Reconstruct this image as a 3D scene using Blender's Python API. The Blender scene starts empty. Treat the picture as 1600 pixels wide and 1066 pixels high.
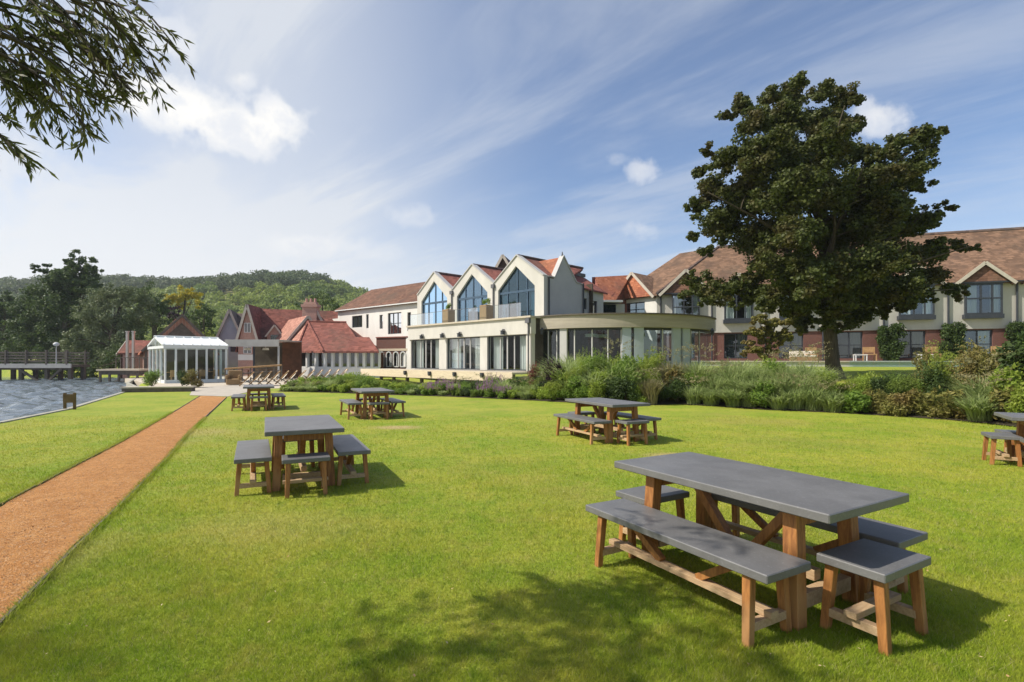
import bpy, math, random
import numpy as np
from mathutils import Vector, Matrix
from mathutils.geometry import tessellate_polygon

# ------------------------------------------------------------------ camera, sky, sun, exposure
C = bpy.context.scene.collection
scn = bpy.context.scene
FPX, HY, EYE = 815.0, 563.0, 1.6
cam_d = bpy.data.cameras.new('camera'); cam = bpy.data.objects.new('camera', cam_d); C.objects.link(cam)
cam.location = (0, 0, EYE); cam.rotation_euler = (math.radians(90), 0, 0)
cam_d.sensor_width = 36; cam_d.lens = 36 * FPX / 1600.0
cam_d.shift_y = (HY - 533) / 1600.0
cam_d.clip_start = 0.05; cam_d.clip_end = 6000
scn.camera = cam
scn.view_settings.view_transform = 'Standard'; scn.view_settings.look = 'None'
scn.view_settings.exposure = 0.35; scn.view_settings.gamma = 1.0
scn.render.engine = 'CYCLES'
scn.cycles.max_bounces = 6; scn.cycles.transparent_max_bounces = 12

SUN_TO = Vector((-0.75, -0.12, 0.76)).normalized()
SUN_EL = math.asin(SUN_TO.z); SUN_ROT = math.atan2(SUN_TO.x, SUN_TO.y)
sd = bpy.data.lights.new('sun', 'SUN'); sd.energy = 4.6; sd.angle = math.radians(0.55); sd.color = (1.0, 0.93, 0.82)
sun = bpy.data.objects.new('sun', sd); C.objects.link(sun)
sun.rotation_euler = SUN_TO.to_track_quat('Z', 'Y').to_euler()
sun.location = (-30, -5, 40)

world = bpy.data.worlds.new('World'); scn.world = world; world.use_nodes = True
nt = world.node_tree; nt.nodes.clear()
def wn(t, **k):
    n = nt.nodes.new(t)
    for a, b in k.items(): setattr(n, a, b)
    return n
def L(a, b): nt.links.new(a, b)
def wmath(op, a, b=None, c=None, clamp=False):
    n = wn('ShaderNodeMath', operation=op); n.use_clamp = clamp
    for i, x in enumerate((a, b, c)):
        if x is None: continue
        if isinstance(x, (int, float)): n.inputs[i].default_value = x
        else: L(x, n.inputs[i])
    return n.outputs[0]
def wmix(f, a, b):
    n = wn('ShaderNodeMix', data_type='RGBA')
    for s, x in ((0, f), (6, a), (7, b)):
        if isinstance(x, (int, float)): n.inputs[s].default_value = x
        elif isinstance(x, tuple): n.inputs[s].default_value = (*x, 1)
        else: L(x, n.inputs[s])
    return n.outputs[2]
def wrange(x, a, b, lo=0.0, hi=1.0):
    n = wn('ShaderNodeMapRange', interpolation_type='SMOOTHSTEP')
    n.inputs[1].default_value = a; n.inputs[2].default_value = b; n.inputs[3].default_value = lo; n.inputs[4].default_value = hi
    L(x, n.inputs[0]); return n.outputs[0]
SKY_K = 0.10; HAZE = .00028
tc = wn('ShaderNodeTexCoord'); sky = wn('ShaderNodeTexSky', sky_type='NISHITA')
sky.sun_disc = False; sky.sun_elevation = SUN_EL; sky.sun_rotation = SUN_ROT
sky.air_density = 1.0; sky.dust_density = 0.6; sky.ozone_density = 2.2
sep = wn('ShaderNodeSeparateXYZ'); L(tc.outputs['Generated'], sep.inputs[0])
zc = wmath('MAXIMUM', sep.outputs[2], 0.02)
zz = wmath('ADD', zc, 0.12)
cx = wmath('DIVIDE', sep.outputs[0], zz); cy = wmath('DIVIDE', sep.outputs[1], zz)
cmb = wn('ShaderNodeCombineXYZ'); L(cx, cmb.inputs[0]); L(cy, cmb.inputs[1])
def layer(rot, scl, scale, detail=6, dist=0.6, rough=0.55):
    mp = wn('ShaderNodeMapping', vector_type='TEXTURE'); mp.inputs['Rotation'].default_value = (0, 0, rot); mp.inputs['Scale'].default_value = scl
    L(cmb.outputs[0], mp.inputs[0])
    nz = wn('ShaderNodeTexNoise'); nz.inputs['Scale'].default_value = scale; nz.inputs['Detail'].default_value = detail
    nz.inputs['Roughness'].default_value = rough; nz.inputs['Distortion'].default_value = dist
    L(mp.outputs[0], nz.inputs['Vector']); return nz.outputs['Fac']
cir = layer(math.radians(138), (2.6, 0.75, 1), 1.5, 7, 0.5, .6)
cir2 = layer(math.radians(132), (3.2, 1.3, 1), 0.8, 4, 0.3)
# thin high cloud: more of it on the left (towards the sun) and low over the horizon
leftness = wrange(sep.outputs[0], 0.12, -0.55)
low = wrange(sep.outputs[2], 0.34, 0.02)
c1 = wmath('MULTIPLY', wrange(cir, 0.42, 0.68), wmath('ADD', wmath('MULTIPLY', leftness, 0.28), 0.40))
c2 = wmath('MULTIPLY', wrange(cir2, 0.26, 0.60), wmath('ADD', wmath('MULTIPLY', leftness, 0.90), 0.06))
thin = wmath('ADD', c1, c2, clamp=True)
thin = wmath('ADD', thin, wmath('MULTIPLY', low, 0.42), clamp=True)
thin = wmath('MULTIPLY', thin, 0.86)
skyc = wn('ShaderNodeVectorMath', operation='MULTIPLY'); L(sky.outputs[0], skyc.inputs[0]); skyc.inputs[1].default_value = (1.02, 1.09, 1.20)
col = wmix(thin, skyc.outputs[0], (6.15, 6.4, 6.75))
col = wmix(wmath('MULTIPLY', wmath('MULTIPLY', wrange(sep.outputs[2], 0.42, 0.02), leftness), 0.75), col, (7.9, 7.9, 7.9))
# small cumulus, each with its own direction and size
def dirpx(px, py):
    return Vector(((px - 800) / FPX, 1.0, (HY - py) / FPX)).normalized()
n3 = wn('ShaderNodeTexNoise'); n3.inputs['Scale'].default_value = 20; n3.inputs['Detail'].default_value = 7; n3.inputs['Roughness'].default_value = 0.6
L(tc.outputs['Generated'], n3.inputs['Vector'])
n4 = wn('ShaderNodeTexNoise'); n4.inputs['Scale'].default_value = 9; n4.inputs['Detail'].default_value = 4
L(tc.outputs['Generated'], n4.inputs['Vector'])
nz = wmath('ADD', wmath('MULTIPLY', wmath('SUBTRACT', n3.outputs['Fac'], 0.5), 3.0), wmath('MULTIPLY', wmath('SUBTRACT', n4.outputs['Fac'], 0.5), 2.2))
cum = None
for px, py, rx, ry, k in [(232, 150, 60, 30, 1), (290, 168, 60, 30, 1), (352, 196, 44, 28, 1), (398, 208, 44, 28, 1), (438, 186, 42, 36, 1), (412, 200, 60, 28, 1),
                       (381, 125, 20, 14, .6), (215, 45, 60, 30, .6), (1366, 188, 26, 28, .7), (1000, 266, 20, 15, .55), (1012, 358, 34, 14, .35),
                       (480, 383, 66, 17, .55), (650, 338, 30, 14, .35), (1420, 395, 50, 16, .7), (590, 395, 40, 12, .2), (960, 248, 18, 9, .2)]:
    d = dirpx(px, py); kx = d.length / 1.0
    sub = wn('ShaderNodeVectorMath', operation='SUBTRACT'); L(tc.outputs['Generated'], sub.inputs[0]); sub.inputs[1].default_value = d
    h = Vector((d.x, d.y, 0)).normalized(); t = Vector((h.y, -h.x, 0)); up = t.cross(d) * -1
    s = d.y  # angular size of a pixel off axis
    def dotn(v):
        n = wn('ShaderNodeVectorMath', operation='DOT_PRODUCT'); L(sub.outputs[0], n.inputs[0]); n.inputs[1].default_value = v; return n.outputs['Value']
    a = wmath('DIVIDE', dotn(t), rx / FPX * s * 1.15); b = wmath('DIVIDE', dotn(up), ry / FPX * s * 1.15)
    r2 = wmath('ADD', wmath('MULTIPLY', a, a), wmath('MULTIPLY', b, b))
    r = wmath('ADD', wmath('SQRT', r2), nz)
    m = wmath('MULTIPLY', wrange(r, 1.25, 0.35), k)
    cum = m if cum is None else wmath('MAXIMUM', cum, m)
shade = wmix(wrange(n3.outputs['Fac'], 0.35, 0.65), (6.7, 6.9, 7.3), (8.6, 8.4, 8.0))
col = wmix(cum, col, shade)
bg = wn('ShaderNodeBackground'); bg.inputs[1].default_value = SKY_K; L(col, bg.inputs[0])
wo = wn('ShaderNodeOutputWorld'); L(bg.outputs[0], wo.inputs[0])
world.cycles.sampling_method = 'MANUAL'; world.cycles.sample_map_resolution = 512

# ------------------------------------------------------------------ helpers
random.seed(7); RNG = np.random.default_rng(7)
def at(px, py, Y): return Vector(((px - 800) * Y / FPX, Y, EYE + (HY - py) * Y / FPX))
def gnd(px, py, z=0.0):
    Y = (EYE - z) * FPX / (py - HY); return Vector(((px - 800) * Y / FPX, Y, z))
def tag(o, label, cat, group=None):
    o['label'] = label; o['category'] = cat
    if group: o['group'] = group
    return o
def thing(name, label, cat, loc=(0, 0, 0), rz=0, group=None):
    o = bpy.data.objects.new(name, None); C.objects.link(o); o.empty_display_size = 0.2
    o.location = loc; o.rotation_euler = (0, 0, rz); return tag(o, label, cat, group)
def copy_tree(o, parent=None):
    c = o.copy(); C.objects.link(c); c.parent = parent
    for ch in list(o.children): copy_tree(ch, c)
    return c
def origin_of(p):
    v = Vector((0, 0, 0))
    while p is not None: v = v + Vector(p.location); p = p.parent
    return v
def link_mesh(name, me, m, parent):
    o = bpy.data.objects.new(name, me); C.objects.link(o)
    if m is not None: me.materials.append(m)
    if parent is not None: o.parent = parent
    return o
def np_mesh(name, V, F, m, parent=None, rnd=None, smooth=False):
    """V (n,3) world coordinates, F (k,c) with c corners each"""
    V = np.asarray(V, dtype=np.float64) - np.array(origin_of(parent))
    F = np.asarray(F, dtype=np.int32); k, c = F.shape
    me = bpy.data.meshes.new(name); me.vertices.add(len(V)); me.vertices.foreach_set('co', V.astype(np.float32).ravel())
    me.loops.add(k * c); me.loops.foreach_set('vertex_index', F.ravel())
    me.polygons.add(k); me.polygons.foreach_set('loop_start', np.arange(0, k * c, c, dtype=np.int32))
    me.update(calc_edges=True)
    if rnd is not None:
        a = me.attributes.new('rnd', 'FLOAT', 'FACE'); a.data.foreach_set('value', np.asarray(rnd, dtype=np.float32))
    if smooth: me.polygons.foreach_set('use_smooth', np.ones(k, dtype=bool))
    me.validate(); return link_mesh(name, me, m, parent)

class Fr:                                   # local frame: u along, v back (left-hand of u is +v when flip=-1), z up
    def __init__(s, o, u, flip=1):
        s.o = Vector((o[0], o[1], 0)); s.u = Vector((u[0], u[1], 0)).normalized(); s.v = Vector((-s.u.y, s.u.x, 0)) * flip
    def P(s, u, v, z): return s.o + s.u * u + s.v * v + Vector((0, 0, z))
    def u_px(s, px, v=0.0):                 # where the vertical plane v meets the direction of pixel column px
        r = (px - 800) / FPX; o = s.o + s.v * v
        return (r * o.y - o.x) / (s.u.x - r * s.u.y)
    def z_px(s, px, py, v=0.0):
        p = s.P(s.u_px(px, v), v, 0); return EYE + (HY - py) * p.y / FPX
ID = Fr((0, 0), (1, 0))
class MB:
    def __init__(s, fr=ID): s.V = []; s.F = []; s.fr = fr
    def poly(s, pts, world=False):
        n = len(s.V); s.V += [Vector(p) if world else s.fr.P(*p) for p in pts]; s.F.append(list(range(n, n + len(pts)))); return s
    def box(s, u0, u1, v0, v1, z0, z1):
        n = len(s.V)
        for z in (z0, z1):
            for u, v in ((u0, v0), (u1, v0), (u1, v1), (u0, v1)): s.V.append(s.fr.P(u, v, z))
        for f in ((0, 3, 2, 1), (4, 5, 6, 7), (0, 1, 5, 4), (1, 2, 6, 5), (2, 3, 7, 6), (3, 0, 4, 7)): s.F.append([n + i for i in f])
        return s
    def beam(s, a, b, w, h, up=(0, 0, 1)):   # rectangular bar between two local points
        a = s.fr.P(*a); b = s.fr.P(*b); d = (b - a).normalized(); up = Vector(up)
        if abs(d.dot(up)) > .97: up = s.fr.v
        x = d.cross(up).normalized() * w / 2; y = x.cross(d).normalized() * h / 2; n = len(s.V)
        for p in (a, b): s.V += [p - x - y, p + x - y, p + x + y, p - x + y]
        for f in ((0, 1, 2, 3), (7, 6, 5, 4), (0, 4, 5, 1), (1, 5, 6, 2), (2, 6, 7, 3), (3, 7, 4, 0)): s.F.append([n + i for i in f])
        return s
    def tube(s, pts, rad, n=8, cap=True, world=False):
        P = [Vector(p) if world else s.fr.P(*p) for p in pts]; st = len(s.V)
        if isinstance(rad, (int, float)): rad = [rad] * len(P)
        for i, p in enumerate(P):
            d = (P[min(i + 1, len(P) - 1)] - P[max(i - 1, 0)]).normalized()
            r = Vector((1, 0, 0)) if abs(d.x) < .8 else Vector((0, 1, 0))
            x = d.cross(r).normalized(); y = d.cross(x)
            for k in range(n):
                t = 2 * math.pi * k / n; s.V.append(p + (x * math.cos(t) + y * math.sin(t)) * rad[i])
        for i in range(len(P) - 1):
            for k in range(n): a = st + i * n + k; b = st + i * n + (k + 1) % n; s.F.append([a, b, b + n, a + n])
        if cap: s.F.append([st + k for k in range(n)][::-1]); s.F.append([st + (len(P) - 1) * n + k for k in range(n)])
        return s
    def slab(s, pts, th):                   # sloping plate: top polygon (local) and the same th lower
        n = len(s.V); k = len(pts); P = [s.fr.P(*p) for p in pts]; s.V += P + [p - Vector((0, 0, th)) for p in P]
        s.F.append([n + i for i in range(k)]); s.F.append([n + k + i for i in range(k)][::-1])
        for i in range(k): j = (i + 1) % k; s.F.append([n + i, n + k + i, n + k + j, n + j])
        return s
    def wall(s, outer, holes, v0, th):      # outline and holes in (u,z); a wall th thick standing at v0, with the reveals of its openings
        loops = [outer] + holes; pv = [[Vector((a, b, 0)) for a, b in lp] for lp in loops]
        flat = [p for lp in loops for p in lp]; tri = tessellate_polygon(pv)
        n = len(s.V); k = len(flat)
        for v in (v0, v0 + th): s.V += [s.fr.P(a, v, b) for a, b in flat]
        for t in tri: s.F.append([n + i for i in t]); s.F.append([n + k + i for i in t][::-1])
        o = 0
        for lp in loops:
            for i in range(len(lp)): j = (i + 1) % len(lp); s.F.append([n + o + i, n + o + j, n + k + o + j, n + k + o + i])
            o += len(lp)
        return s
    def build(s, name, m, parent=None, bevel=0, smooth=False):
        off = origin_of(parent); me = bpy.data.meshes.new(name)
        me.from_pydata([tuple(v - off) for v in s.V], [], s.F); me.update()
        o = link_mesh(name, me, m, parent)
        import bmesh
        bm = bmesh.new(); bm.from_mesh(me); bmesh.ops.recalc_face_normals(bm, faces=bm.faces)
        if bevel:
            bmesh.ops.remove_doubles(bm, verts=bm.verts, dist=1e-5)
            bmesh.ops.bevel(bm, geom=list(bm.edges), offset=bevel, segments=1, affect='EDGES', clamp_overlap=True)
        bm.to_mesh(me); bm.free()
        if smooth: me.polygons.foreach_set('use_smooth', np.ones(len(me.polygons), dtype=bool))
        return o

# ------------------------------------------------------------------ materials
def new_mat(name):
    m = bpy.data.materials.new(name); m.use_nodes = True; t = m.node_tree; t.nodes.clear()
    o = t.nodes.new('ShaderNodeOutputMaterial'); p = t.nodes.new('ShaderNodeBsdfPrincipled'); t.links.new(p.outputs[0], o.inputs[0]); return m, t, p, o
def nodes(t):
    def N(k, ins=None, **a):
        n = t.nodes.new(k)
        for x, y in a.items(): setattr(n, x, y)
        for x, y in (ins or {}).items():
            if hasattr(y, 'is_linked'): t.links.new(y, n.inputs[x])
            else: n.inputs[x].default_value = y
        return n
    return N
def mixc(N, f, a, b, mode='MIX'):
    q = lambda c: (*c, 1) if isinstance(c, tuple) and len(c) == 3 else c
    return N('ShaderNodeMix', {0: f, 6: q(a), 7: q(b)}, data_type='RGBA', blend_type=mode).outputs[2]
def ramp(N, x, a, b): return N('ShaderNodeMapRange', {0: x, 1: a, 2: b}, interpolation_type='SMOOTHSTEP').outputs[0]
def pm(name, c1, c2, scale=3, rough=.8, bump=.0, bscale=30, coord='world', spec=.3, stretch=(1, 1, 1), c3=None, s3=.4):
    m, t, p, o = new_mat(name); N = nodes(t)
    co = N('ShaderNodeNewGeometry').outputs['Position'] if coord == 'world' else N('ShaderNodeTexCoord').outputs['Object']
    mp = N('ShaderNodeMapping', {'Vector': co, 'Scale': stretch}).outputs[0]
    f = N('ShaderNodeTexNoise', {'Vector': mp, 'Scale': scale, 'Detail': 6, 'Roughness': .65}).outputs['Fac']
    c = mixc(N, ramp(N, f, .3, .7), c1, c2)
    if c3:
        g = N('ShaderNodeTexNoise', {'Vector': mp, 'Scale': s3, 'Detail': 4}).outputs['Fac']; c = mixc(N, ramp(N, g, .48, .72), c, c3)
    t.links.new(c, p.inputs['Base Color']); p.inputs['Roughness'].default_value = rough; p.inputs['Specular IOR Level'].default_value = spec
    if bump:
        b = N('ShaderNodeTexNoise', {'Vector': mp, 'Scale': bscale, 'Detail': 5, 'Roughness': .7}).outputs['Fac']
        t.links.new(N('ShaderNodeBump', {'Strength': bump, 'Distance': .02, 'Height': b}).outputs[0], p.inputs['Normal'])
    return m
def tile_mat(name, c1, c2, c3, row=.26, wide=.3):
    c1 = tuple(v * .78 for v in c1); c2 = tuple(v * 1.1 for v in c2)
    m, t, p, o = new_mat(name); N = nodes(t)
    pos = N('ShaderNodeNewGeometry').outputs['Position']
    s = N('ShaderNodeSeparateXYZ', {0: pos})
    rowi = N('ShaderNodeMath', {0: s.outputs[2], 1: row * .7}, operation='DIVIDE').outputs[0]
    fl = N('ShaderNodeMath', {0: rowi}, operation='FLOOR').outputs[0]; fr = N('ShaderNodeMath', {0: rowi}, operation='FRACT').outputs[0]
    cell = N('ShaderNodeCombineXYZ', {0: N('ShaderNodeMath', {0: N('ShaderNodeMath', {0: s.outputs[0], 1: wide}, operation='DIVIDE').outputs[0]}, operation='FLOOR').outputs[0],
                                      1: N('ShaderNodeMath', {0: N('ShaderNodeMath', {0: s.outputs[1], 1: wide}, operation='DIVIDE').outputs[0]}, operation='FLOOR').outputs[0], 2: fl}).outputs[0]
    w = N('ShaderNodeTexWhiteNoise', {'Vector': cell}, noise_dimensions='3D').outputs['Value']
    n = N('ShaderNodeTexNoise', {'Vector': pos, 'Scale': .7, 'Detail': 5}).outputs['Fac']
    c = mixc(N, w, c1, c2); c = mixc(N, ramp(N, n, .45, .75), c, c3); n2 = N('ShaderNodeTexNoise', {'Vector': pos, 'Scale': .25, 'Detail': 6, 'Roughness': .7}).outputs['Fac']; c = mixc(N, N('ShaderNodeMath', {0: ramp(N, n2, .50, .70), 1: .45}, operation='MULTIPLY').outputs[0], c, (.10, .085, .06))
    t.links.new(c, p.inputs['Base Color']); p.inputs['Roughness'].default_value = .85; p.inputs['Specular IOR Level'].default_value = .2
    hh = N('ShaderNodeMath', {0: N('ShaderNodeMath', {0: 1.0, 1: fr}, operation='SUBTRACT').outputs[0], 1: N('ShaderNodeMath', {0: w, 1: .4}, operation='MULTIPLY').outputs[0]}, operation='ADD').outputs[0]
    t.links.new(N('ShaderNodeBump', {'Strength': 1.0, 'Distance': .07, 'Height': hh}).outputs[0], p.inputs['Normal']); return m
def brick_mat(name, c1, c2, mortar):
    m, t, p, o = new_mat(name); N = nodes(t)
    s = N('ShaderNodeSeparateXYZ', {0: N('ShaderNodeNewGeometry').outputs['Position']})
    d = N('ShaderNodeMath', {0: s.outputs[0], 1: s.outputs[1]}, operation='SUBTRACT').outputs[0]
    v = N('ShaderNodeCombineXYZ', {0: d, 1: s.outputs[2]}).outputs[0]
    b = N('ShaderNodeTexBrick', {'Vector': v, 'Color1': (*c1, 1), 'Color2': (*c2, 1), 'Mortar': (*mortar, 1), 'Scale': 4.4, 'Mortar Size': .03, 'Bias': .1})
    t.links.new(b.outputs[0], p.inputs['Base Color']); p.inputs['Roughness'].default_value = .9; return m
def leaf_mat(name, c1, c2, c3, trans=.35, nscale=.8, rough=.55):
    m, t, p, o = new_mat(name); N = nodes(t)
    r = N('ShaderNodeAttribute', attribute_name='rnd').outputs['Fac']
    n = N('ShaderNodeTexNoise', {'Vector': N('ShaderNodeNewGeometry').outputs['Position'], 'Scale': nscale, 'Detail': 3}).outputs['Fac']
    c = mixc(N, r, c1, c2); c = mixc(N, ramp(N, n, .45, .7), c, c3)
    t.links.new(c, p.inputs['Base Color']); p.inputs['Roughness'].default_value = rough; p.inputs['Specular IOR Level'].default_value = .25
    tr = N('ShaderNodeBsdfTranslucent', {'Color': c}); mx = N('ShaderNodeMixShader', {0: trans, 1: p.outputs[0], 2: tr.outputs[0]})
    t.links.new(mx.outputs[0], o.inputs[0]); return m
def glass_mat(name, tint=(.75, .82, .85), refl=1.0, opaque=.0, dark=(.02, .03, .035), sheen=(1, 1, 1)):
    m, t, p, o = new_mat(name); N = nodes(t)
    fr = N('ShaderNodeFresnel', {'IOR': 1.6}).outputs[0]
    fr = N('ShaderNodeMath', {0: fr, 1: refl, 2: .06 * refl}, operation='MULTIPLY_ADD').outputs[0]
    tr = N('ShaderNodeBsdfTransparent', {'Color': (*tint, 1)}); gl = N('ShaderNodeBsdfGlossy', {'Color': (*sheen, 1), 'Roughness': .02})
    df = N('ShaderNodeBsdfDiffuse', {'Color': (*dark, 1)})
    base = N('ShaderNodeMixShader', {0: opaque, 1: tr.outputs[0], 2: df.outputs[0]})
    mx = N('ShaderNodeMixShader', {0: fr, 1: base.outputs[0], 2: gl.outputs[0]}); t.links.new(mx.outputs[0], o.inputs[0]); return m

M = {}
M['cream'] = pm('cream_render', (.61, .585, .53), (.53, .51, .46), 1.2, .9, .15, 40, stretch=(1, 1, .35), c3=(.52, .50, .45), s3=.9)
M['band'] = pm('shaded_band', (.44, .39, .31), (.35, .31, .25), 1.4, .9, .15, 30, stretch=(.4, .4, 5), c3=(.36, .32, .26), s3=.8)  # shade on the bowed bay put into this brownish colour, with board streaks
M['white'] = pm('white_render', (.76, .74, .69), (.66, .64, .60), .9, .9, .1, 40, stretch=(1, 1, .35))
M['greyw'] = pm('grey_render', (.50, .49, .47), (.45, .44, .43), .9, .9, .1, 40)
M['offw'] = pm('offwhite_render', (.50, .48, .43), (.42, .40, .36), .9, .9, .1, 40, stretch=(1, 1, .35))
M['bluew'] = pm('pale_blue_render', (.42, .47, .53), (.36, .41, .47), .9, .9, .1, 40)
M['stone'] = pm('stone_coping', (.55, .48, .38), (.48, .42, .33), 2, .8, .1, 40)
M['pinkst'] = pm('deck_fascia', (.66, .56, .42), (.56, .46, .34), 2, .8, .15, 20, stretch=(1, 1, 6))
M['tile_red'] = tile_mat('red_tile', (.21, .075, .055), (.28, .105, .078), (.17, .068, .055))
M['tile_orange'] = tile_mat('orange_tile', (.38, .125, .06), (.44, .17, .09), (.30, .11, .07))
M['tile_brown'] = tile_mat('brown_tile', (.15, .075, .048), (.21, .11, .07), (.12, .07, .05))
M['tile_tan'] = tile_mat('tan_tile', (.165, .098, .06), (.245, .145, .09), (.12, .075, .05))
M['tile_dark'] = tile_mat('dark_tile', (.12, .085, .075), (.16, .11, .09), (.10, .08, .07))
M['tile_sunlit'] = tile_mat('sunlit_tile', (.40, .18, .13), (.47, .24, .175), (.35, .17, .125))  # red tile as it looks on sun-facing slopes, sunlight painted into the colour
M['brick'] = brick_mat('red_brick', (.17, .050, .032), (.12, .036, .025), (.16, .12, .10))
M['pinkbrick'] = brick_mat('pink_brick', (.46, .22, .16), (.38, .16, .12), (.5, .42, .36))
M['darkmetal'] = pm('dark_metal', (.035, .04, .05), (.05, .055, .065), 4, .45)
M['bluemetal'] = pm('blue_grey_frame', (.05, .09, .14), (.07, .11, .16), 4, .45)
M['whitepaint'] = pm('white_paint', (.72, .72, .70), (.64, .64, .62), 4, .5)
M['lead'] = pm('lead_sheet', (.10, .10, .11), (.14, .14, .15), 2, .6)
M['barge'] = pm('pale_bargeboard', (.55, .50, .42), (.48, .43, .36), 4, .6)
M['glass'] = glass_mat('window_glass', refl=.22)
M['glassskytint'] = glass_mat('sky_tinted_glass', tint=(.50, .70, .85), refl=3.0, sheen=(.55, .78, 1.0))  # blue of the reflected sky painted in as tint and sheen
M['glassdark'] = glass_mat('dark_window_glass', opaque=.55, refl=.9)
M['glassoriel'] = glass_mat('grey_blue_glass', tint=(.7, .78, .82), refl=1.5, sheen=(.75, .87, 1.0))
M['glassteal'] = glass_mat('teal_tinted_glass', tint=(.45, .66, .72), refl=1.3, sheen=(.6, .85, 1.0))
M['balglass'] = glass_mat('balustrade_glass', tint=(.88, .96, .98), refl=.35)
M['curtain'] = pm('curtain_cloth', (.84, .82, .74), (.70, .68, .61), 3, .9, .6, 6, stretch=(6, 6, .3))
M['curtainblue'] = pm('pale_blue_curtain', (.50, .60, .66), (.36, .48, .56), 3, .9, .6, 6, stretch=(6, 6, .3))
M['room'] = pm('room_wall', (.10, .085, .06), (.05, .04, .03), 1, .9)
M['roomwood'] = pm('bar_wood', (.17, .07, .035), (.10, .045, .022), 2, .6)
M['conserv'] = pm('conservatory_frame', (.74, .76, .73), (.66, .69, .67), 3, .45)
M['awning'] = pm('grey_awning', (.46, .44, .41), (.40, .38, .35), 2, .8)
M['deck'] = pm('timber_deck', (.32, .26, .20), (.24, .19, .15), 4, .8, .3, 10, stretch=(1, 8, 1))
M['paving'] = pm('pale_paving', (.48, .43, .36), (.40, .36, .30), 1.5, .9, .2, 20)
M['bark'] = pm('bark', (.055, .045, .03), (.10, .08, .055), 3, .95, 1.0, 14, stretch=(4, 4, .8))
M['oldwood'] = pm('weathered_timber', (.10, .085, .07), (.16, .135, .11), 5, .9, .5, 14)
M['post'] = pm('post_timber', (.20, .13, .05), (.14, .09, .035), 5, .9, .5, 14)
M['soil'] = pm('soil', (.05, .04, .022), (.035, .03, .016), 4, 1, .6, 20)
M['kerb'] = pm('bank_edging', (.42, .40, .34), (.30, .29, .24), 2, .9, .3, 20)
M['canvas'] = pm('cream_canvas', (.72, .66, .55), (.62, .56, .46), 3, .9)
M['wicker'] = pm('wicker', (.36, .24, .12), (.24, .15, .07), 20, .8, .8, 60)
M['chairwood'] = pm('chair_wood', (.45, .28, .13), (.34, .20, .09), 6, .6)
M['petal_mauve'] = leaf_mat('mauve_flowers', (.30, .16, .27), (.40, .24, .34), (.34, .2, .3))

# concrete top and teak of the garden furniture (pattern follows the object)
def concrete():
    m, t, p, o = new_mat('dark_concrete'); N = nodes(t); co = N('ShaderNodeTexCoord').outputs['Object']
    a = N('ShaderNodeTexNoise', {'Vector': co, 'Scale': 3.2, 'Detail': 7, 'Roughness': .7}).outputs['Fac']
    b = N('ShaderNodeTexNoise', {'Vector': co, 'Scale': 60, 'Detail': 3}).outputs['Fac']
    c = mixc(N, ramp(N, a, .35, .68), (.125, .123, .122), (.158, .156, .154)); c = mixc(N, ramp(N, b, .55, .8), c, (.20, .20, .20))
    s = N('ShaderNodeTexNoise', {'Vector': co, 'Scale': 1.3, 'Detail': 5}).outputs['Fac']
    t.links.new(c, p.inputs['Base Color']); t.links.new(N('ShaderNodeMapRange', {0: s, 1: .3, 2: .7, 3: .38, 4: .58}).outputs[0], p.inputs['Roughness'])
    p.inputs['Specular IOR Level'].default_value = .55
    t.links.new(N('ShaderNodeBump', {'Strength': .25, 'Distance': .004, 'Height': b}).outputs[0], p.inputs['Normal']); return m
M['concrete'] = concrete()
def teak():
    m, t, p, o = new_mat('oiled_hardwood'); N = nodes(t); co = N('ShaderNodeTexCoord').outputs['Object']
    mp = N('ShaderNodeMapping', {'Vector': co, 'Scale': (9, 9, 1.2)}).outputs[0]
    a = N('ShaderNodeTexNoise', {'Vector': mp, 'Scale': 4, 'Detail': 7, 'Roughness': .7, 'Distortion': .6}).outputs['Fac']
    b = N('ShaderNodeTexNoise', {'Vector': co, 'Scale': 2.2, 'Detail': 3}).outputs['Fac']
    c = mixc(N, ramp(N, a, .3, .7), (.20, .075, .020), (.43, .185, .050)); c = mixc(N, ramp(N, b, .5, .75), c, (.42, .22, .085))
    t.links.new(c, p.inputs['Base Color']); p.inputs['Roughness'].default_value = .6
    t.links.new(N('ShaderNodeBump', {'Strength': .3, 'Distance': .004, 'Height': a}).outputs[0], p.inputs['Normal']); return m
M['teak'] = teak()
def teak_pale():
    m = pm('weathered_hardwood', (.52, .37, .22), (.40, .26, .14), 6, .75, .4, 20, coord='object', stretch=(1, 8, 8)); return m
M['teakpale'] = teak_pale()
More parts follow.
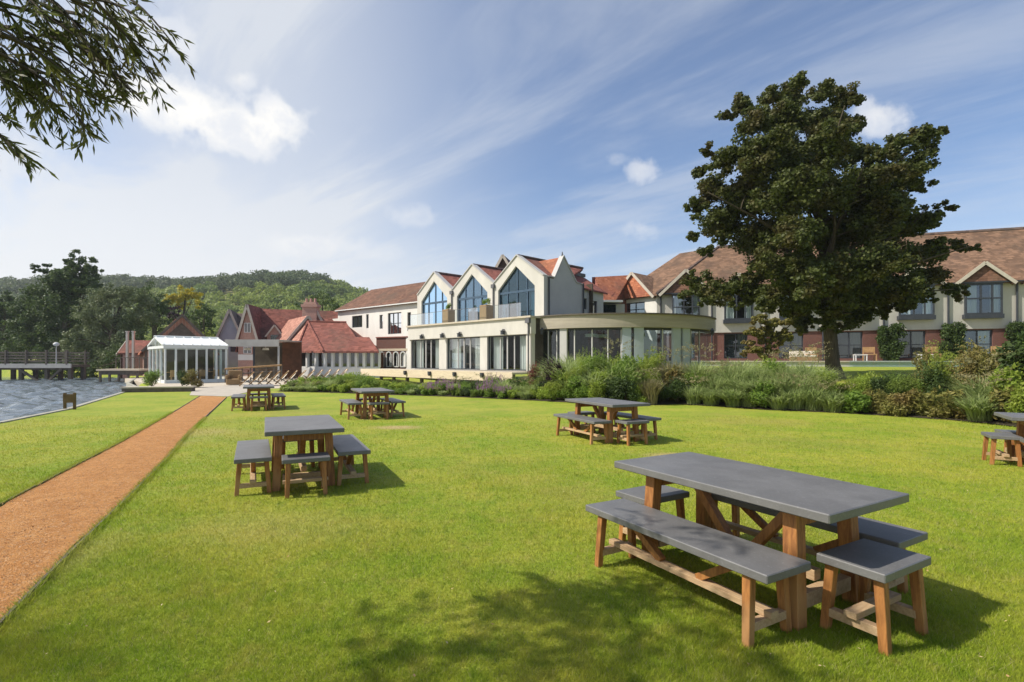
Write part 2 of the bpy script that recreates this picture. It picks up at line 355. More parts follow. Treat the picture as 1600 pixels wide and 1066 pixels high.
def turf(name='turf', blades=False):
    m, t, p, o = new_mat(name); N = nodes(t); pos = N('ShaderNodeNewGeometry').outputs['Position']
    a = N('ShaderNodeTexNoise', {'Vector': pos, 'Scale': .55, 'Detail': 6, 'Roughness': .7}).outputs['Fac']
    b = N('ShaderNodeTexNoise', {'Vector': pos, 'Scale': 3.0, 'Detail': 6, 'Roughness': .7}).outputs['Fac']
    d = N('ShaderNodeTexNoise', {'Vector': pos, 'Scale': 26, 'Detail': 4, 'Roughness': .8}).outputs['Fac']
    c = mixc(N, ramp(N, a, .35, .68), (.235, .320, .028), (.385, .385, .055))
    c = mixc(N, N('ShaderNodeMath', {0: ramp(N, b, .48, .72), 1: .6}, operation='MULTIPLY').outputs[0], c, (.36, .33, .075))
    c = mixc(N, N('ShaderNodeMath', {0: ramp(N, b, .46, .28), 1: .6}, operation='MULTIPLY').outputs[0], c, (.115, .205, .018))
    c = mixc(N, N('ShaderNodeMath', {0: ramp(N, d, .52, .3), 1: .45}, operation='MULTIPLY').outputs[0], c, (.075, .125, .014))
    g9 = N('ShaderNodeTexNoise', {'Vector': pos, 'Scale': 9, 'Detail': 5, 'Roughness': .75}).outputs['Fac']
    c = mixc(N, N('ShaderNodeMath', {0: ramp(N, g9, .50, .32), 1: .55}, operation='MULTIPLY').outputs[0], c, (.11, .19, .016)); c = mixc(N, N('ShaderNodeMath', {0: ramp(N, g9, .56, .70), 1: .5}, operation='MULTIPLY').outputs[0], c, (.44, .40, .10))
    g2 = N('ShaderNodeTexNoise', {'Vector': pos, 'Scale': .23, 'Detail': 4, 'Roughness': .6}).outputs['Fac']; c = mixc(N, N('ShaderNodeMath', {0: ramp(N, g2, .50, .68), 1: .45}, operation='MULTIPLY').outputs[0], c, (.32, .27, .075))
    # worn, dry patches where furniture stood
    for (x, y, rx, ry, k) in WORN:
        s = N('ShaderNodeVectorMath', {0: pos, 1: (x, y, 0)}, operation='SUBTRACT').outputs[0]
        s = N('ShaderNodeVectorMath', {0: s, 1: (1 / rx, 1 / ry, 0)}, operation='MULTIPLY').outputs[0]
        l = N('ShaderNodeVectorMath', {0: s}, operation='LENGTH').outputs['Value']
        l = N('ShaderNodeMath', {0: l, 1: N('ShaderNodeMath', {0: b, 1: .9}, operation='MULTIPLY').outputs[0]}, operation='ADD').outputs[0]
        c = mixc(N, N('ShaderNodeMath', {0: ramp(N, l, 1.35, .65), 1: k}, operation='MULTIPLY').outputs[0], c, (.50, .37, .19))
    if blades:
        r = N('ShaderNodeAttribute', attribute_name='rnd').outputs['Fac']
        c = mixc(N, ramp(N, r, .0, 1.), c, mixc(N, 1.0, c, (1.55, 1.5, 1.25), 'MULTIPLY'))
        c = mixc(N, N('ShaderNodeMath', {0: r, 1: .93}, operation='GREATER_THAN').outputs[0], c, (.46, .42, .19))
        tr = N('ShaderNodeBsdfTranslucent', {'Color': c}); mx = N('ShaderNodeMixShader', {0: .4, 1: p.outputs[0], 2: tr.outputs[0]}); t.links.new(mx.outputs[0], o.inputs[0])
    else:
        t.links.new(N('ShaderNodeBump', {'Strength': .9, 'Distance': .03, 'Height': d}).outputs[0], p.inputs['Normal'])
    t.links.new(c, p.inputs['Base Color']); p.inputs['Roughness'].default_value = .75; p.inputs['Specular IOR Level'].default_value = .15
    return m
w1 = gnd(622, 668); w2 = gnd(590, 655); w3 = gnd(1050, 712); w4 = gnd(950, 735); w5 = gnd(385, 660)
WORN = [(w1.x, w1.y, .95, .55, .75), (w2.x - .2, w2.y, .6, .4, .4), (w3.x, w3.y, .8, .45, .7), (-6.9, 11.5, 1.2, 1.4, .30), (-2.2, 5.0, 1.6, .9, .16), (-6.3, 9.3, .35, 2.6, .25), (-3.6, 4.2, .5, 1.2, .2)]
M['turf'] = turf(); M['turfblade'] = turf('turf_blades', True)
def water():
    m, t, p, o = new_mat('river_water'); N = nodes(t); pos = N('ShaderNodeNewGeometry').outputs['Position']
    mp = N('ShaderNodeMapping', {'Vector': pos, 'Scale': (1, .55, 1)}).outputs[0]
    a = N('ShaderNodeTexNoise', {'Vector': mp, 'Scale': 5, 'Detail': 5, 'Roughness': .6, 'Distortion': .6}).outputs['Fac']
    p.inputs['Base Color'].default_value = (.12, .15, .17, 1); p.inputs['Roughness'].default_value = .06; p.inputs['Specular IOR Level'].default_value = .6
    t.links.new(N('ShaderNodeBump', {'Strength': .5, 'Distance': .10, 'Height': a}).outputs[0], p.inputs['Normal']); return m
M['water'] = water()
def hoggin():
    m, t, p, o = new_mat('orange_hoggin'); N = nodes(t); pos = N('ShaderNodeNewGeometry').outputs['Position']
    a = N('ShaderNodeTexNoise', {'Vector': pos, 'Scale': 2.4, 'Detail': 9, 'Roughness': .8}).outputs['Fac']
    b = N('ShaderNodeTexNoise', {'Vector': pos, 'Scale': 14, 'Detail': 6, 'Roughness': .8}).outputs['Fac']
    d = N('ShaderNodeTexVoronoi', {'Vector': pos, 'Scale': 70}).outputs['Color']
    e = N('ShaderNodeTexNoise', {'Vector': pos, 'Scale': 90, 'Detail': 3}).outputs['Fac']
    c = mixc(N, ramp(N, a, .35, .7), (.52, .235, .075), (.68, .345, .125))
    c = mixc(N, N('ShaderNodeMath', {0: ramp(N, b, .5, .34), 1: .75}, operation='MULTIPLY').outputs[0], c, (.34, .155, .062))
    c = mixc(N, N('ShaderNodeMath', {0: ramp(N, b, .60, .72), 1: .6}, operation='MULTIPLY').outputs[0], c, (.62, .36, .17))
    g = N('ShaderNodeSeparateColor', {0: d}).outputs[0]
    c = mixc(N, N('ShaderNodeMath', {0: ramp(N, g, .75, .95), 1: .5}, operation='MULTIPLY').outputs[0], c, (.66, .45, .27)); c = mixc(N, N('ShaderNodeMath', {0: ramp(N, g, .2, .03), 1: .6}, operation='MULTIPLY').outputs[0], c, (.26, .12, .055))
    t.links.new(c, p.inputs['Base Color']); p.inputs['Roughness'].default_value = .95; p.inputs['Specular IOR Level'].default_value = .15
    hh = N('ShaderNodeMath', {0: b, 1: e}, operation='ADD').outputs[0]
    t.links.new(N('ShaderNodeBump', {'Strength': 1.0, 'Distance': .03, 'Height': hh}).outputs[0], p.inputs['Normal']); return m
M['gravel'] = hoggin()

M['leaf_maple'] = leaf_mat('maple_leaves', (.060, .080, .018), (.105, .122, .030), (.095, .082, .026), .33, .9)
M['leaf_willow'] = leaf_mat('willow_leaves', (.085, .105, .028), (.14, .16, .045), (.14, .12, .04), .5, 2)
M['leaf_dark'] = leaf_mat('dark_foliage', (.065, .10, .032), (.11, .155, .045), (.07, .11, .04), .3)
M['leaf_mid'] = leaf_mat('green_foliage', (.055, .095, .020), (.10, .145, .03), (.07, .11, .025), .25)
M['leaf_sage'] = leaf_mat('sage_foliage', (.13, .165, .065), (.21, .24, .12), (.10, .14, .05), .25, .35)
M['leaf_yellow'] = leaf_mat('yellow_foliage', (.42, .36, .025), (.55, .44, .04), (.28, .28, .03), .3)
M['leaf_purple'] = leaf_mat('purple_foliage', (.03, .014, .022), (.05, .022, .034), (.022, .014, .018), .15)
M['leaf_red'] = leaf_mat('red_foliage', (.22, .05, .05), (.30, .09, .08), (.16, .04, .04), .25)
M['leaf_lime'] = leaf_mat('lime_border_foliage', (.23, .33, .045), (.38, .46, .08), (.29, .34, .06), .48, 1.2)
M['leaf_green'] = leaf_mat('border_green_foliage', (.14, .23, .04), (.25, .36, .06), (.19, .25, .05), .45, 1.2)
M['leaf_olive'] = leaf_mat('border_olive_foliage', (.16, .165, .04), (.26, .235, .065), (.22, .165, .055), .3, 1.2)
M['leaf_deep'] = leaf_mat('border_deep_foliage', (.05, .085, .022), (.085, .13, .032), (.055, .08, .026), .3, 1.2)
M['leaf_bluegreen'] = leaf_mat('border_reed_foliage', (.28, .37, .12), (.48, .54, .24), (.36, .42, .15), .5, 1.2)
M['leaf_straw'] = leaf_mat('straw_grass', (.24, .21, .10), (.34, .30, .16), (.18, .19, .07), .3, 1.2)
M['wood_far'] = leaf_mat('hill_wood', (.10, .14, .060), (.145, .185, .08), (.12, .14, .07), .4, .02)
M['wood_near'] = leaf_mat('hill_scrub', (.22, .29, .05), (.33, .38, .08), (.15, .22, .05), .35, .035)
M['hillturf'] = pm('hill_pasture', (.16, .17, .045), (.22, .20, .07), .02, 1, c3=(.10, .13, .035), s3=.03)

# ------------------------------------------------------------------ ground, river, path
BANK = [(-12.2, -30), (-12.3, 5), (-13.1, 13.2), (-14.5, 16.9), (-17.1, 21.7), (-19.6, 26.3), (-22.4, 31.0), (-27, 36.5), (-34, 47), (-45, 58), (-60, 75), (-90, 100), (-200, 160)]
def bank_x(y):
    for (x0, y0), (x1, y1) in zip(BANK, BANK[1:]):
        if y0 <= y <= y1: return x0 + (x1 - x0) * (y - y0) / (y1 - y0)
    return BANK[0][0] if y < BANK[0][1] else BANK[-1][0]
def far_bank_y(x): return 52 + (-x - 20) * .18 if x < -20 else 200
BEDPX = [(430, 612), (520, 614), (600, 617), (700, 620), (850, 627), (930, 632), (1000, 634), (1060, 632), (1130, 636), (1200, 641), (1300, 645), (1400, 651), (1500, 658), (1560, 664), (1640, 674), (1800, 690)]
BED = [gnd(a, b) for a, b in BEDPX]
def bed_y(x):
    if x <= BED[0].x: return BED[0].y
    for p, q in zip(BED, BED[1:]):
        if p.x <= x <= q.x: return p.y + (q.y - p.y) * (x - p.x) / (q.x - p.x)
    return BED[-1].y
def sm(a, b, x): t = min(max((x - a) / (b - a), 0), 1); return t * t * (3 - 2 * t)
def bed_d(x, y):
    if y <= bed_y(x): return -1.0
    if x < 4: return y - bed_y(x)
    b = 1e9
    for p, q in zip(BED, BED[1:]):
        dx, dy = q.x - p.x, q.y - p.y; t = min(max(((x - p.x) * dx + (y - p.y) * dy) / (dx * dx + dy * dy), 0), 1); b = min(b, math.hypot(x - p.x - t * dx, y - p.y - t * dy))
    return b * 1.12
def height(x, y):
    d = bed_d(x, y); right = sm(0.5, 9, x)
    z = right * (0.62 * sm(.3, 5, d) + .40 * sm(6, 17, d) + .10 * sm(17, 24, d)) if d > 0 else 0
    z += (1 - right) * (-.25) * sm(1.5, 4, d) * sm(-11, -7, x) if d > 0 else 0
    bx = bank_x(y)
    if x < bx + .8: z = -1.4 if y < far_bank_y(x) + 2 else .7
    return z
def grid_axis(parts):
    a = []
    for lo, hi, st in parts: a += list(np.arange(lo, hi, st))
    return np.array(a + [parts[-1][1]])
gx = grid_axis([(-3000, -400, 400), (-400, -100, 30), (-100, -40, 4), (-40, 50, .8), (50, 110, 5), (110, 400, 30), (400, 3000, 400)])
gy = grid_axis([(-400, -30, 40), (-30, 0, 3), (0, 62, .8), (62, 110, 5), (110, 400, 30), (400, 3600, 400)])
GV = np.array([(x, y, height(x, y) - .012) for y in gy for x in gx]); nx = len(gx)
GF = np.array([(j * nx + i, j * nx + i + 1, (j + 1) * nx + i + 1, (j + 1) * nx + i) for j in range(len(gy) - 1) for i in range(nx - 1)])
g = np_mesh('ground', GV, GF, M['turf'], smooth=True); g['kind'] = 'structure'
# lawn sheet between the river edging and the border
ys = np.concatenate([np.arange(-30, 0, 2.0), np.arange(0, 26.6, .5)])
V = []; F = []
XS = np.concatenate([[0], np.linspace(.08, 1, 60)])
for y in ys:
    x0 = bank_x(y)
    for s in XS: V.append((x0 + (40 - x0) * s, y, 0))
k = len(XS)
for j in range(len(ys) - 1):
    for i in range(k - 1):
        xm = (V[j * k + i][0] + V[j * k + i + 1][0]) / 2
        if ys[j + 1] < bed_y(xm) + .6: F.append((j * k + i, j * k + i + 1, (j + 1) * k + i + 1, (j + 1) * k + i))
o = np_mesh('lawn', V, F, M['turf'], smooth=True); o['kind'] = 'structure'
w = MB()
for (x0, y0), (x1, y1) in zip(BANK[:9], BANK[1:9]):
    d = Vector((x1 - x0, y1 - y0, 0)).normalized(); n = Vector((d.y, -d.x, 0)) * .16
    a = Vector((x0, y0, 0)); b = Vector((x1, y1, 0))
    a2, b2 = a + n, b + n
    top = .03
    w.poly([a + Vector((0, 0, top)), b + Vector((0, 0, top)), b2 + Vector((0, 0, top)), a2 + Vector((0, 0, top))], True)
    w.poly([a + Vector((0, 0, -1.2)), b + Vector((0, 0, -1.2)), b + Vector((0, 0, top)), a + Vector((0, 0, top))], True)
    w.poly([a2 + Vector((0, 0, -.2)), b2 + Vector((0, 0, -.2)), b2 + Vector((0, 0, top)), a2 + Vector((0, 0, top))], True)
o = w.build('river_edging', M['kerb']); o['kind'] = 'structure'
wx = np.concatenate([[-900, -300, -120, -80, -60], np.arange(-50, -10.5, .2), [-9]]); wy = np.concatenate([[-60, -20, 4], np.arange(9, 62, .22), [70, 100, 200]])
WX, WYY = np.meshgrid(wx, wy); amp = np.clip((WX + 52) / 6, 0, 1) * np.clip((WYY - 9) / 3, 0, 1) * np.clip((62 - WYY) / 6, 0, 1)
WZ = np.zeros_like(WX)
for k_ in range(16):
    th_ = RNG.normal(.5, .8); wl_ = RNG.uniform(.55, 2.0); WZ += .017 * wl_ ** .8 * np.sin((WX * math.cos(th_) + WYY * math.sin(th_)) * 6.283 / wl_ + RNG.random() * 6.28 + 1.3 * np.sin(WX * .21 * (k_ % 3 + 1) + WYY * .17 * (k_ % 4)))
WZ = -.35 + WZ * amp; nwx = len(wx)
WV = np.stack([WX, WYY, WZ], -1).reshape(-1, 3); WF_ = np.array([(j_ * nwx + i_, j_ * nwx + i_ + 1, (j_ + 1) * nwx + i_ + 1, (j_ + 1) * nwx + i_) for j_ in range(len(wy) - 1) for i_ in range(nwx - 1)])
o = np_mesh('river_water', WV, WF_, M['water'], smooth=True); o['kind'] = 'structure'
LP = [(-300, 1500), (0, 791), (103, 737), (186, 694), (247, 659), (280, 639.5), (305, 624), (313, 619)]
RP = [(-300, 1620), (0, 975), (99, 874), (198, 779), (260, 717), (293, 678), (340, 634), (354, 621)]
lp = [gnd(*p) for p in LP]; rp = [gnd(*p) for p in RP]
lp[0] = lp[1] + (lp[1] - lp[2]).normalized() * 6; rp[0] = rp[1] + (rp[1] - rp[2]).normalized() * 6
def resample(p, n):
    d = [0]
    for a, b in zip(p, p[1:]): d.append(d[-1] + (b - a).length)
    out = []
    for t in np.linspace(0, d[-1], n):
        i = max(0, min(len(p) - 2, int(np.searchsorted(d, t, side='right')) - 1)); f = (t - d[i]) / (d[i + 1] - d[i]); out.append(p[i].lerp(p[i + 1], f))
    return out
la, ra = resample(lp, 90), resample(rp, 90)
V = []; F = []
for i, (a, b) in enumerate(zip(la, ra)):
    ja = Vector((.035 * math.sin(i * 1.3) * math.sin(i * .37) + random.uniform(-.02, .02), 0, 0)); jb = Vector((.03 * math.sin(i * .9 + 2) * math.sin(i * .31) + random.uniform(-.015, .015), 0, 0))
    for s in (0, .25, .5, .75, 1): q = (a + ja).lerp(b + jb, s); V.append((q.x, q.y, .010 + .012 * math.sin(math.pi * s)))
for i in range(89):
    for j in range(4): q = i * 5 + j; F.append((q, q + 1, q + 6, q + 5))
o = np_mesh('gravel_path', V, F, M['gravel'], smooth=True); o['kind'] = 'structure'
e = MB()
for side, s in ((la, -1), (ra, 1)):
    for a, b in zip(side, side[1:]):
        n = Vector((0.022 * s, 0, 0)); z0 = Vector((0, 0, -.03)); z1 = Vector((0, 0, .026))
        e.poly([a + z1, b + z1, b + n + z1, a + n + z1], True); e.poly([a + z0, b + z0, b + z1, a + z1], True); e.poly([a + n + z0, b + n + z0, b + n + z1, a + n + z1], True)
o = e.build('path_edging', M['oldwood']); o['kind'] = 'structure'
pv = [gnd(296, 618), gnd(356, 620), gnd(392, 612), gnd(398, 603), gnd(376, 600), gnd(340, 603), gnd(300, 611)]
o = np_mesh('pale_paving', [(p.x, p.y, .012) for p in pv], [tuple(range(7))], M['paving']); o['kind'] = 'structure'
# soil of the border
BEDL = []
for a_, b_ in zip(BED, BED[1:]):
    n_ = max(2, int((b_ - a_).length / .25))
    for q_ in range(n_): BEDL.append(a_.lerp(b_, q_ / n_))
BEDN = []
for i in range(len(BEDL)):
    d = (BEDL[min(i + 4, len(BEDL) - 1)] - BEDL[max(i - 4, 0)]).normalized(); BEDN.append(Vector((-d.y, d.x, 0)))
V = []; F = []
for i, (b_, n_) in enumerate(zip(BEDL, BEDN)):
    for j, d in enumerate((0, .6, 1.5, 2.8, 4.0)):
        q_ = b_ + n_ * (d + .03 * math.sin(i * 2.3)); V.append((q_.x, q_.y, height(q_.x, q_.y) + .012 + (.05 if 0 < j < 4 else 0)))
    if i:
        for j in range(4): q = (i - 1) * 5 + j; F.append((q, q + 5, q + 6, q + 1))
o = np_mesh('flower_bed', V, F, M['soil'], smooth=True); o['kind'] = 'structure'

LAX = np.array([p.x for p in la]); LAY = np.array([p.y for p in la]); RAX = np.array([p.x for p in ra]); RAY = np.array([p.y for p in ra])
# short turf as real blades where they can be seen one by one
def blades(n, ymin, ymax, hmin, hmax, wd):
    t = RNG.random(n); y = 1 / (1 / ymin + t * (1 / ymax - 1 / ymin)); x = (RNG.random(n) * 2 - 1) * (y * 1.02 + .25)
    bx = np.interp(y, [b[1] for b in BANK], [b[0] for b in BANK]) + .2
    inp = (x > np.interp(y, LAY, LAX) - .01) & (x < np.interp(y, RAY, RAX) + .01)
    byy = np.interp(x, [p.x for p in BED], [p.y for p in BED])
    keep = (x > bx) & ~inp & (y < byy + .1); x, y = x[keep], y[keep]; n = len(x)
    patch = .5 + .5 * np.sin(x * 2.1 + 1.3 * np.sin(y * 1.7)) * np.sin(y * 2.6 + x)
    h = (hmin + (hmax - hmin) * RNG.random(n)) * (.7 + .5 * patch); a = RNG.random(n) * 2 * np.pi; l = RNG.random(n) * .9 + .2; b = RNG.random(n) * 2 * np.pi
    sc = np.clip(y / 4, .8, 3.0); w = wd * sc
    base = np.stack([x, y, np.zeros(n)], 1); s = np.stack([np.cos(a) * w, np.sin(a) * w, np.zeros(n)], 1)
    tip = base + np.stack([np.cos(b) * h * l, np.sin(b) * h * l, h], 1)
    V = np.stack([base - s, base + s, tip], 1).reshape(-1, 3); F = np.arange(3 * n).reshape(-1, 3); return V, F, RNG.random(n)
V1, F1, r1 = blades(520000, 2.4, 15, .016, .036, .0018)
o = np_mesh('grass', V1, F1, M['turfblade'], rnd=r1); o['kind'] = 'stuff'
# longer grass left along the path edging, and fallen leaves
def edge_tufts(side, n, sgn):
    i = RNG.integers(1, 60, n); t = RNG.random(n)
    x = side[0][i] * (1 - t) + side[0][i + 1] * t + sgn * np.abs(RNG.normal(0, .03, n)); y = side[1][i] * (1 - t) + side[1][i + 1] * t
    h = .03 + .04 * RNG.random(n); b = RNG.random(n) * 6.28; w = .003
    base = np.stack([x, y, np.zeros(n)], 1); a = RNG.random(n) * 6.28; s = np.stack([np.cos(a) * w, np.sin(a) * w, 0 * a], 1)
    tip = base + np.stack([np.cos(b) * h * .8, np.sin(b) * h * .8, h], 1)
    return np.stack([base - s, base + s, tip], 1).reshape(-1, 3)
Va = np.concatenate([edge_tufts((LAX, LAY), 12000, -1), edge_tufts((RAX, RAY), 12000, 1)])
o = np_mesh('edge_grass', Va, np.arange(len(Va)).reshape(-1, 3), M['turfblade'], rnd=RNG.random(len(Va) // 3)); o['kind'] = 'stuff'

# ------------------------------------------------------------------ buildings
def U2(p, q): return (q[0] - p[0], q[1] - p[1])
DU = (-.696, .718)
def window(fr, root, u0, u1, z0, z1, v=.0, cols=2, rows=2, bar=.07, frame='darkmetal', glass='glassdark', curtain=None, arch=False, depth=.12):
    """pane as a part, its frame and curtains as sub-parts; stands just behind the wall face v"""
    vg = v + depth
    p = MB(fr); p.poly([(u0, vg, z0), (u1, vg, z0), (u1, vg, z1), (u0, vg, z1)]); pane = p.build('window', M[glass], root)
    f = MB(fr)
    f.box(u0, u0 + bar, vg - .05, vg + .03, z0, z1); f.box(u1 - bar, u1, vg - .05, vg + .03, z0, z1)
    f.box(u0 + bar, u1 - bar, vg - .05, vg + .03, z0, z0 + bar); f.box(u0 + bar, u1 - bar, vg - .05, vg + .03, z1 - bar, z1)
    for i in range(1, cols): u = u0 + (u1 - u0) * i / cols; f.box(u - bar / 2, u + bar / 2, vg - .045, vg + .025, z0 + bar, z1 - bar)
    for i in range(1, rows): z = z0 + (z1 - z0) * i / rows; f.box(u0 + bar, u1 - bar, vg - .042, vg + .022, z - bar / 2.5, z + bar / 2.5)
    f.build('frame', M[frame], pane)
    if curtain:
        for a, b in curtain: wavy(fr, a, b, vg + .14, z0, z1 - .02).build('curtain', M['curtain'], pane)
    return pane
def wavy(fr, u0, u1, v, z0, z1, amp=.035):
    m = MB(fr); n = max(6, int((u1 - u0) / .07)); pts = [(u0 + (u1 - u0) * i / n, v + amp * math.sin(i * 1.9)) for i in range(n + 1)]
    for (a, b), (c, d) in zip(pts, pts[1:]): m.poly([(a, b, z0), (c, d, z0), (c, d, z1), (a, b, z1)])
    return m
def gable_roof(fr, root, u0, u1, v0, v1, ze, zr, m, over=.25, th=.14, ridge='u', name='roof'):
    r = MB(fr)
    if ridge == 'u':
        vm = (v0 + v1) / 2; k = (zr - ze) / (vm - v0); o = over * .7
        r.slab([(u0 - over, v0 - o, ze - o * k + th), (u1 + over, v0 - o, ze - o * k + th), (u1 + over, vm, zr + th), (u0 - over, vm, zr + th)], th)
        r.slab([(u0 - over, v1 + o, ze - o * k + th), (u1 + over, v1 + o, ze - o * k + th), (u1 + over, vm, zr + th), (u0 - over, vm, zr + th)], th)
    else:
        um = (u0 + u1) / 2; k = (zr - ze) / (um - u0); o = over * .7
        r.slab([(u0 - o, v0 - over, ze - o * k + th), (um, v0 - over, zr + th), (um, v1 + over, zr + th), (u0 - o, v1 + over, ze - o * k + th)], th)
        r.slab([(u1 + o, v0 - over, ze - o * k + th), (um, v0 - over, zr + th), (um, v1 + over, zr + th), (u1 + o, v1 + over, ze - o * k + th)], th)
    return r.build(name, m, root)

# ---- pavilion: ground storey with three glazed bays and a bowed bay, three glazed gables above
R0 = (1.22, 33.2); PF = Fr(R0, DU, -1); ZF, ZC = .9, 4.41
pav = thing('pavilion_building', 'cream pavilion with three tall glazed gables over a glazed ground floor and bowed bay', 'building', (R0[0], R0[1], ZF), group=None)
LEN = 13.95
up = lambda px, v=0.0: PF.u_px(px, v)
ZL = 3.28                                             # underside of the fascia
opens = [(up(686), up(642)), (up(750), up(697.5)), (up(822), up(761))]
w = MB(PF).wall([(0, ZF), (LEN, ZF), (LEN, ZL + .004), (0, ZL + .004)], [[(a, ZF + .02), (b, ZF + .02), (b, ZL - .02), (a, ZL - .02)] for a, b in opens], 0, .35)
w.build('wall', M['cream'], pav)
MB(PF).box(-.08, LEN + .08, -.10, .34, ZL + .006, ZC - .10).build('fascia', M['cream'], pav)
MB(PF).box(-.16, LEN + .16, -.24, 1.9, ZC - .098, ZC + .02).build('coping', M['stone'], pav)
rm = MB(PF); rm.box(.1, LEN - .1, 6.0, 6.2, ZF, ZC - .12); rm.box(.0, .2, .36, 6, ZF, ZC - .12); rm.box(LEN - .2, LEN, .36, 6, ZF, ZC - .12)
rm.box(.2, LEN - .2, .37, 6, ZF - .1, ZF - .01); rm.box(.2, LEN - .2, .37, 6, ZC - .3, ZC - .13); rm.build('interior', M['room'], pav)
for (a, b) in opens:
    w_ = b - a
    pane = window(PF, pav, a + .0, b, ZF + .02, ZL - .02, .06, 1, 1, .07, 'darkmetal', 'glass', None)
    f = MB(PF)
    for t in (.32, .68): f.box(a + w_ * t - .035, a + w_ * t + .035, .13, .20, ZF + .1, ZL - .1)
    f.box(a + w_ * .5 - .045, a + w_ * .5 + .045, .13, .21, ZF + .1, ZL - .1); f.build('door_stile', M['greyw'] if True else None, pane)
    for s0, s1 in ((.02, .29), (.71, .98)): wavy(PF, a + w_ * s0, a + w_ * s1, .34 + .16, ZF + .03, ZL - .04, .05).build('curtain', M['curtain'], pane)
for px in (663, 695, 722, 790):
    u = up(px); l = MB(PF); l.box(u - .03, u + .03, -.30, -.105, 3.62, 3.67); l.box(u - .10, u + .10, -.38, -.18, 3.30, 3.55); l.slab([(u - .14, -.42, 3.57), (u + .14, -.42, 3.57), (u + .14, -.14, 3.57), (u - .14, -.14, 3.57)], .02)
    l.tube([(u, -.28, 3.57), (u, -.28, 3.68)], [.10, .02], 6); l.build('wall_lantern', M['darkmetal'], pav)
# upper storey with gables
VU = 2.0; ZE, ZA = 7.30, 9.02; EDG = [.73, 5.75, 10.78, 15.8]; CEN = [3.43, 8.33, 13.32]
outer = [(EDG[0], ZC - .2), (EDG[0], ZE)]
for i in range(3): outer += [((EDG[i] + EDG[i + 1]) / 2 + (.08 if i == 0 else 0), ZA), (EDG[i + 1], ZE)]
outer += [(EDG[3], ZC - .2)]
pent = lambda c: [(c - 1.85, ZC + .05), (c + 1.85, ZC + .05), (c + 1.85, 6.72), (c, 8.30), (c - 1.85, 6.72)]
MB(PF).wall(outer, [pent(c) for c in CEN], VU, .35).build('gable_wall', M['cream'], pav)
# verge capping on the three gables
for i in range(3):
    um = (EDG[i] + EDG[i + 1]) / 2 + (.08 if i == 0 else 0); c = MB(PF)
    c.beam((EDG[i] + .02, VU + .15, ZE + .04), (um, VU + .15, ZA + .05), .46, .07); c.beam((um, VU + .15, ZA + .05), (EDG[i + 1] - .02, VU + .15, ZE + .04), .46, .07); c.build('verge', M['greyw'], pav)
for gi, c in enumerate(CEN):
    vg = VU + .2; g = MB(PF); g.poly([(a, vg, b) for a, b in pent(c)])
    pane = g.build('gable_window', M['glassskytint'] if gi else M['glassteal'], pav)
    f = MB(PF); b = .09; fm = M['bluemetal']; vc = vg - .01
    P5 = pent(c)
    for p, q in zip(P5, P5[1:] + P5[:1]): f.beam((p[0], vc, p[1]), (q[0], vc, q[1]), b, b)
    f.box(c - 1.85, c + 1.85, vc - .05, vc + .05, 6.40, 6.56)
    for t in (-1.0, 0, 1.0): f.box(c + t - .045, c + t + .045, vc - .045, vc + .045, ZC + .05, 6.40)
    for t in (-.95, 0, .95): f.box(c + t - .04, c + t + .04, vc - .04, vc + .04, 6.56, 8.25 - abs(t) * .86)
    f.build('frame', fm, pane)
    for a0, a1 in (((-1.8, -1.15), (1.1, 1.8)) if gi == 0 else ((-1.8, -.9), (-.85, -.2), (.15, .9), (1.0, 1.8))):
        wavy(PF, c + a0, c + a1, vg + .25, ZC + .06, 6.35, .05).build('curtain', M['curtainblue'], pane)
rm = MB(PF); rm.box(EDG[0] + .05, EDG[3] - .05, VU + 5.4, VU + 5.5, ZC, ZE); rm.box(EDG[0] + .3, EDG[3] - .05, VU + .4, VU + 5.4, ZC - .18, ZC - .02)
for u in EDG[1:3]: rm.box(u - .1, u + .1, VU + .36, VU + 5.4, ZC, ZE)
rm.build('interior', M['room'], pav)
# long roofs of the gables running back
for i in range(3):
    a, b = EDG[i] - .0, EDG[i + 1]; um = (a + b) / 2 + (.08 if i == 0 else 0); r = MB(PF); v1 = VU + 7.5
    if i == 0:
        r.slab([(a, VU + .36, ZE), (um, VU + .36, ZA - .02), (um, VU + 1.9, ZA - .02), (a, VU + 1.0, ZE)], .12)
        r.slab([(a, VU + 1.0, ZE), (um, VU + 1.9, ZA - .02), (um, v1, ZA - .02), (um, v1, ZA - .02)][:3] + [(a + .6, VU + 3.4, ZE + .3)], .12)
        r.slab([(um, VU + .36, ZA - .02), (b, VU + .36, ZE), (b, v1, ZE), (um, v1, ZA - .02)], .12)
    else:
        r.slab([(a, VU + .36, ZE), (um, VU + .36, ZA - .02), (um, v1, ZA - .02), (a, v1, ZE)], .12); r.slab([(um, VU + .36, ZA - .02), (b, VU + .36, ZE), (b, v1, ZE), (um, v1, ZA - .02)], .12)
    r.build('roof', M['tile_red'], pav)
    c = MB(PF); c.tube([(um, VU + .1, ZA + .03), (um, v1, ZA + .03)], .09, 6); c.build('ridge_tiles', M['tile_dark'], pav)
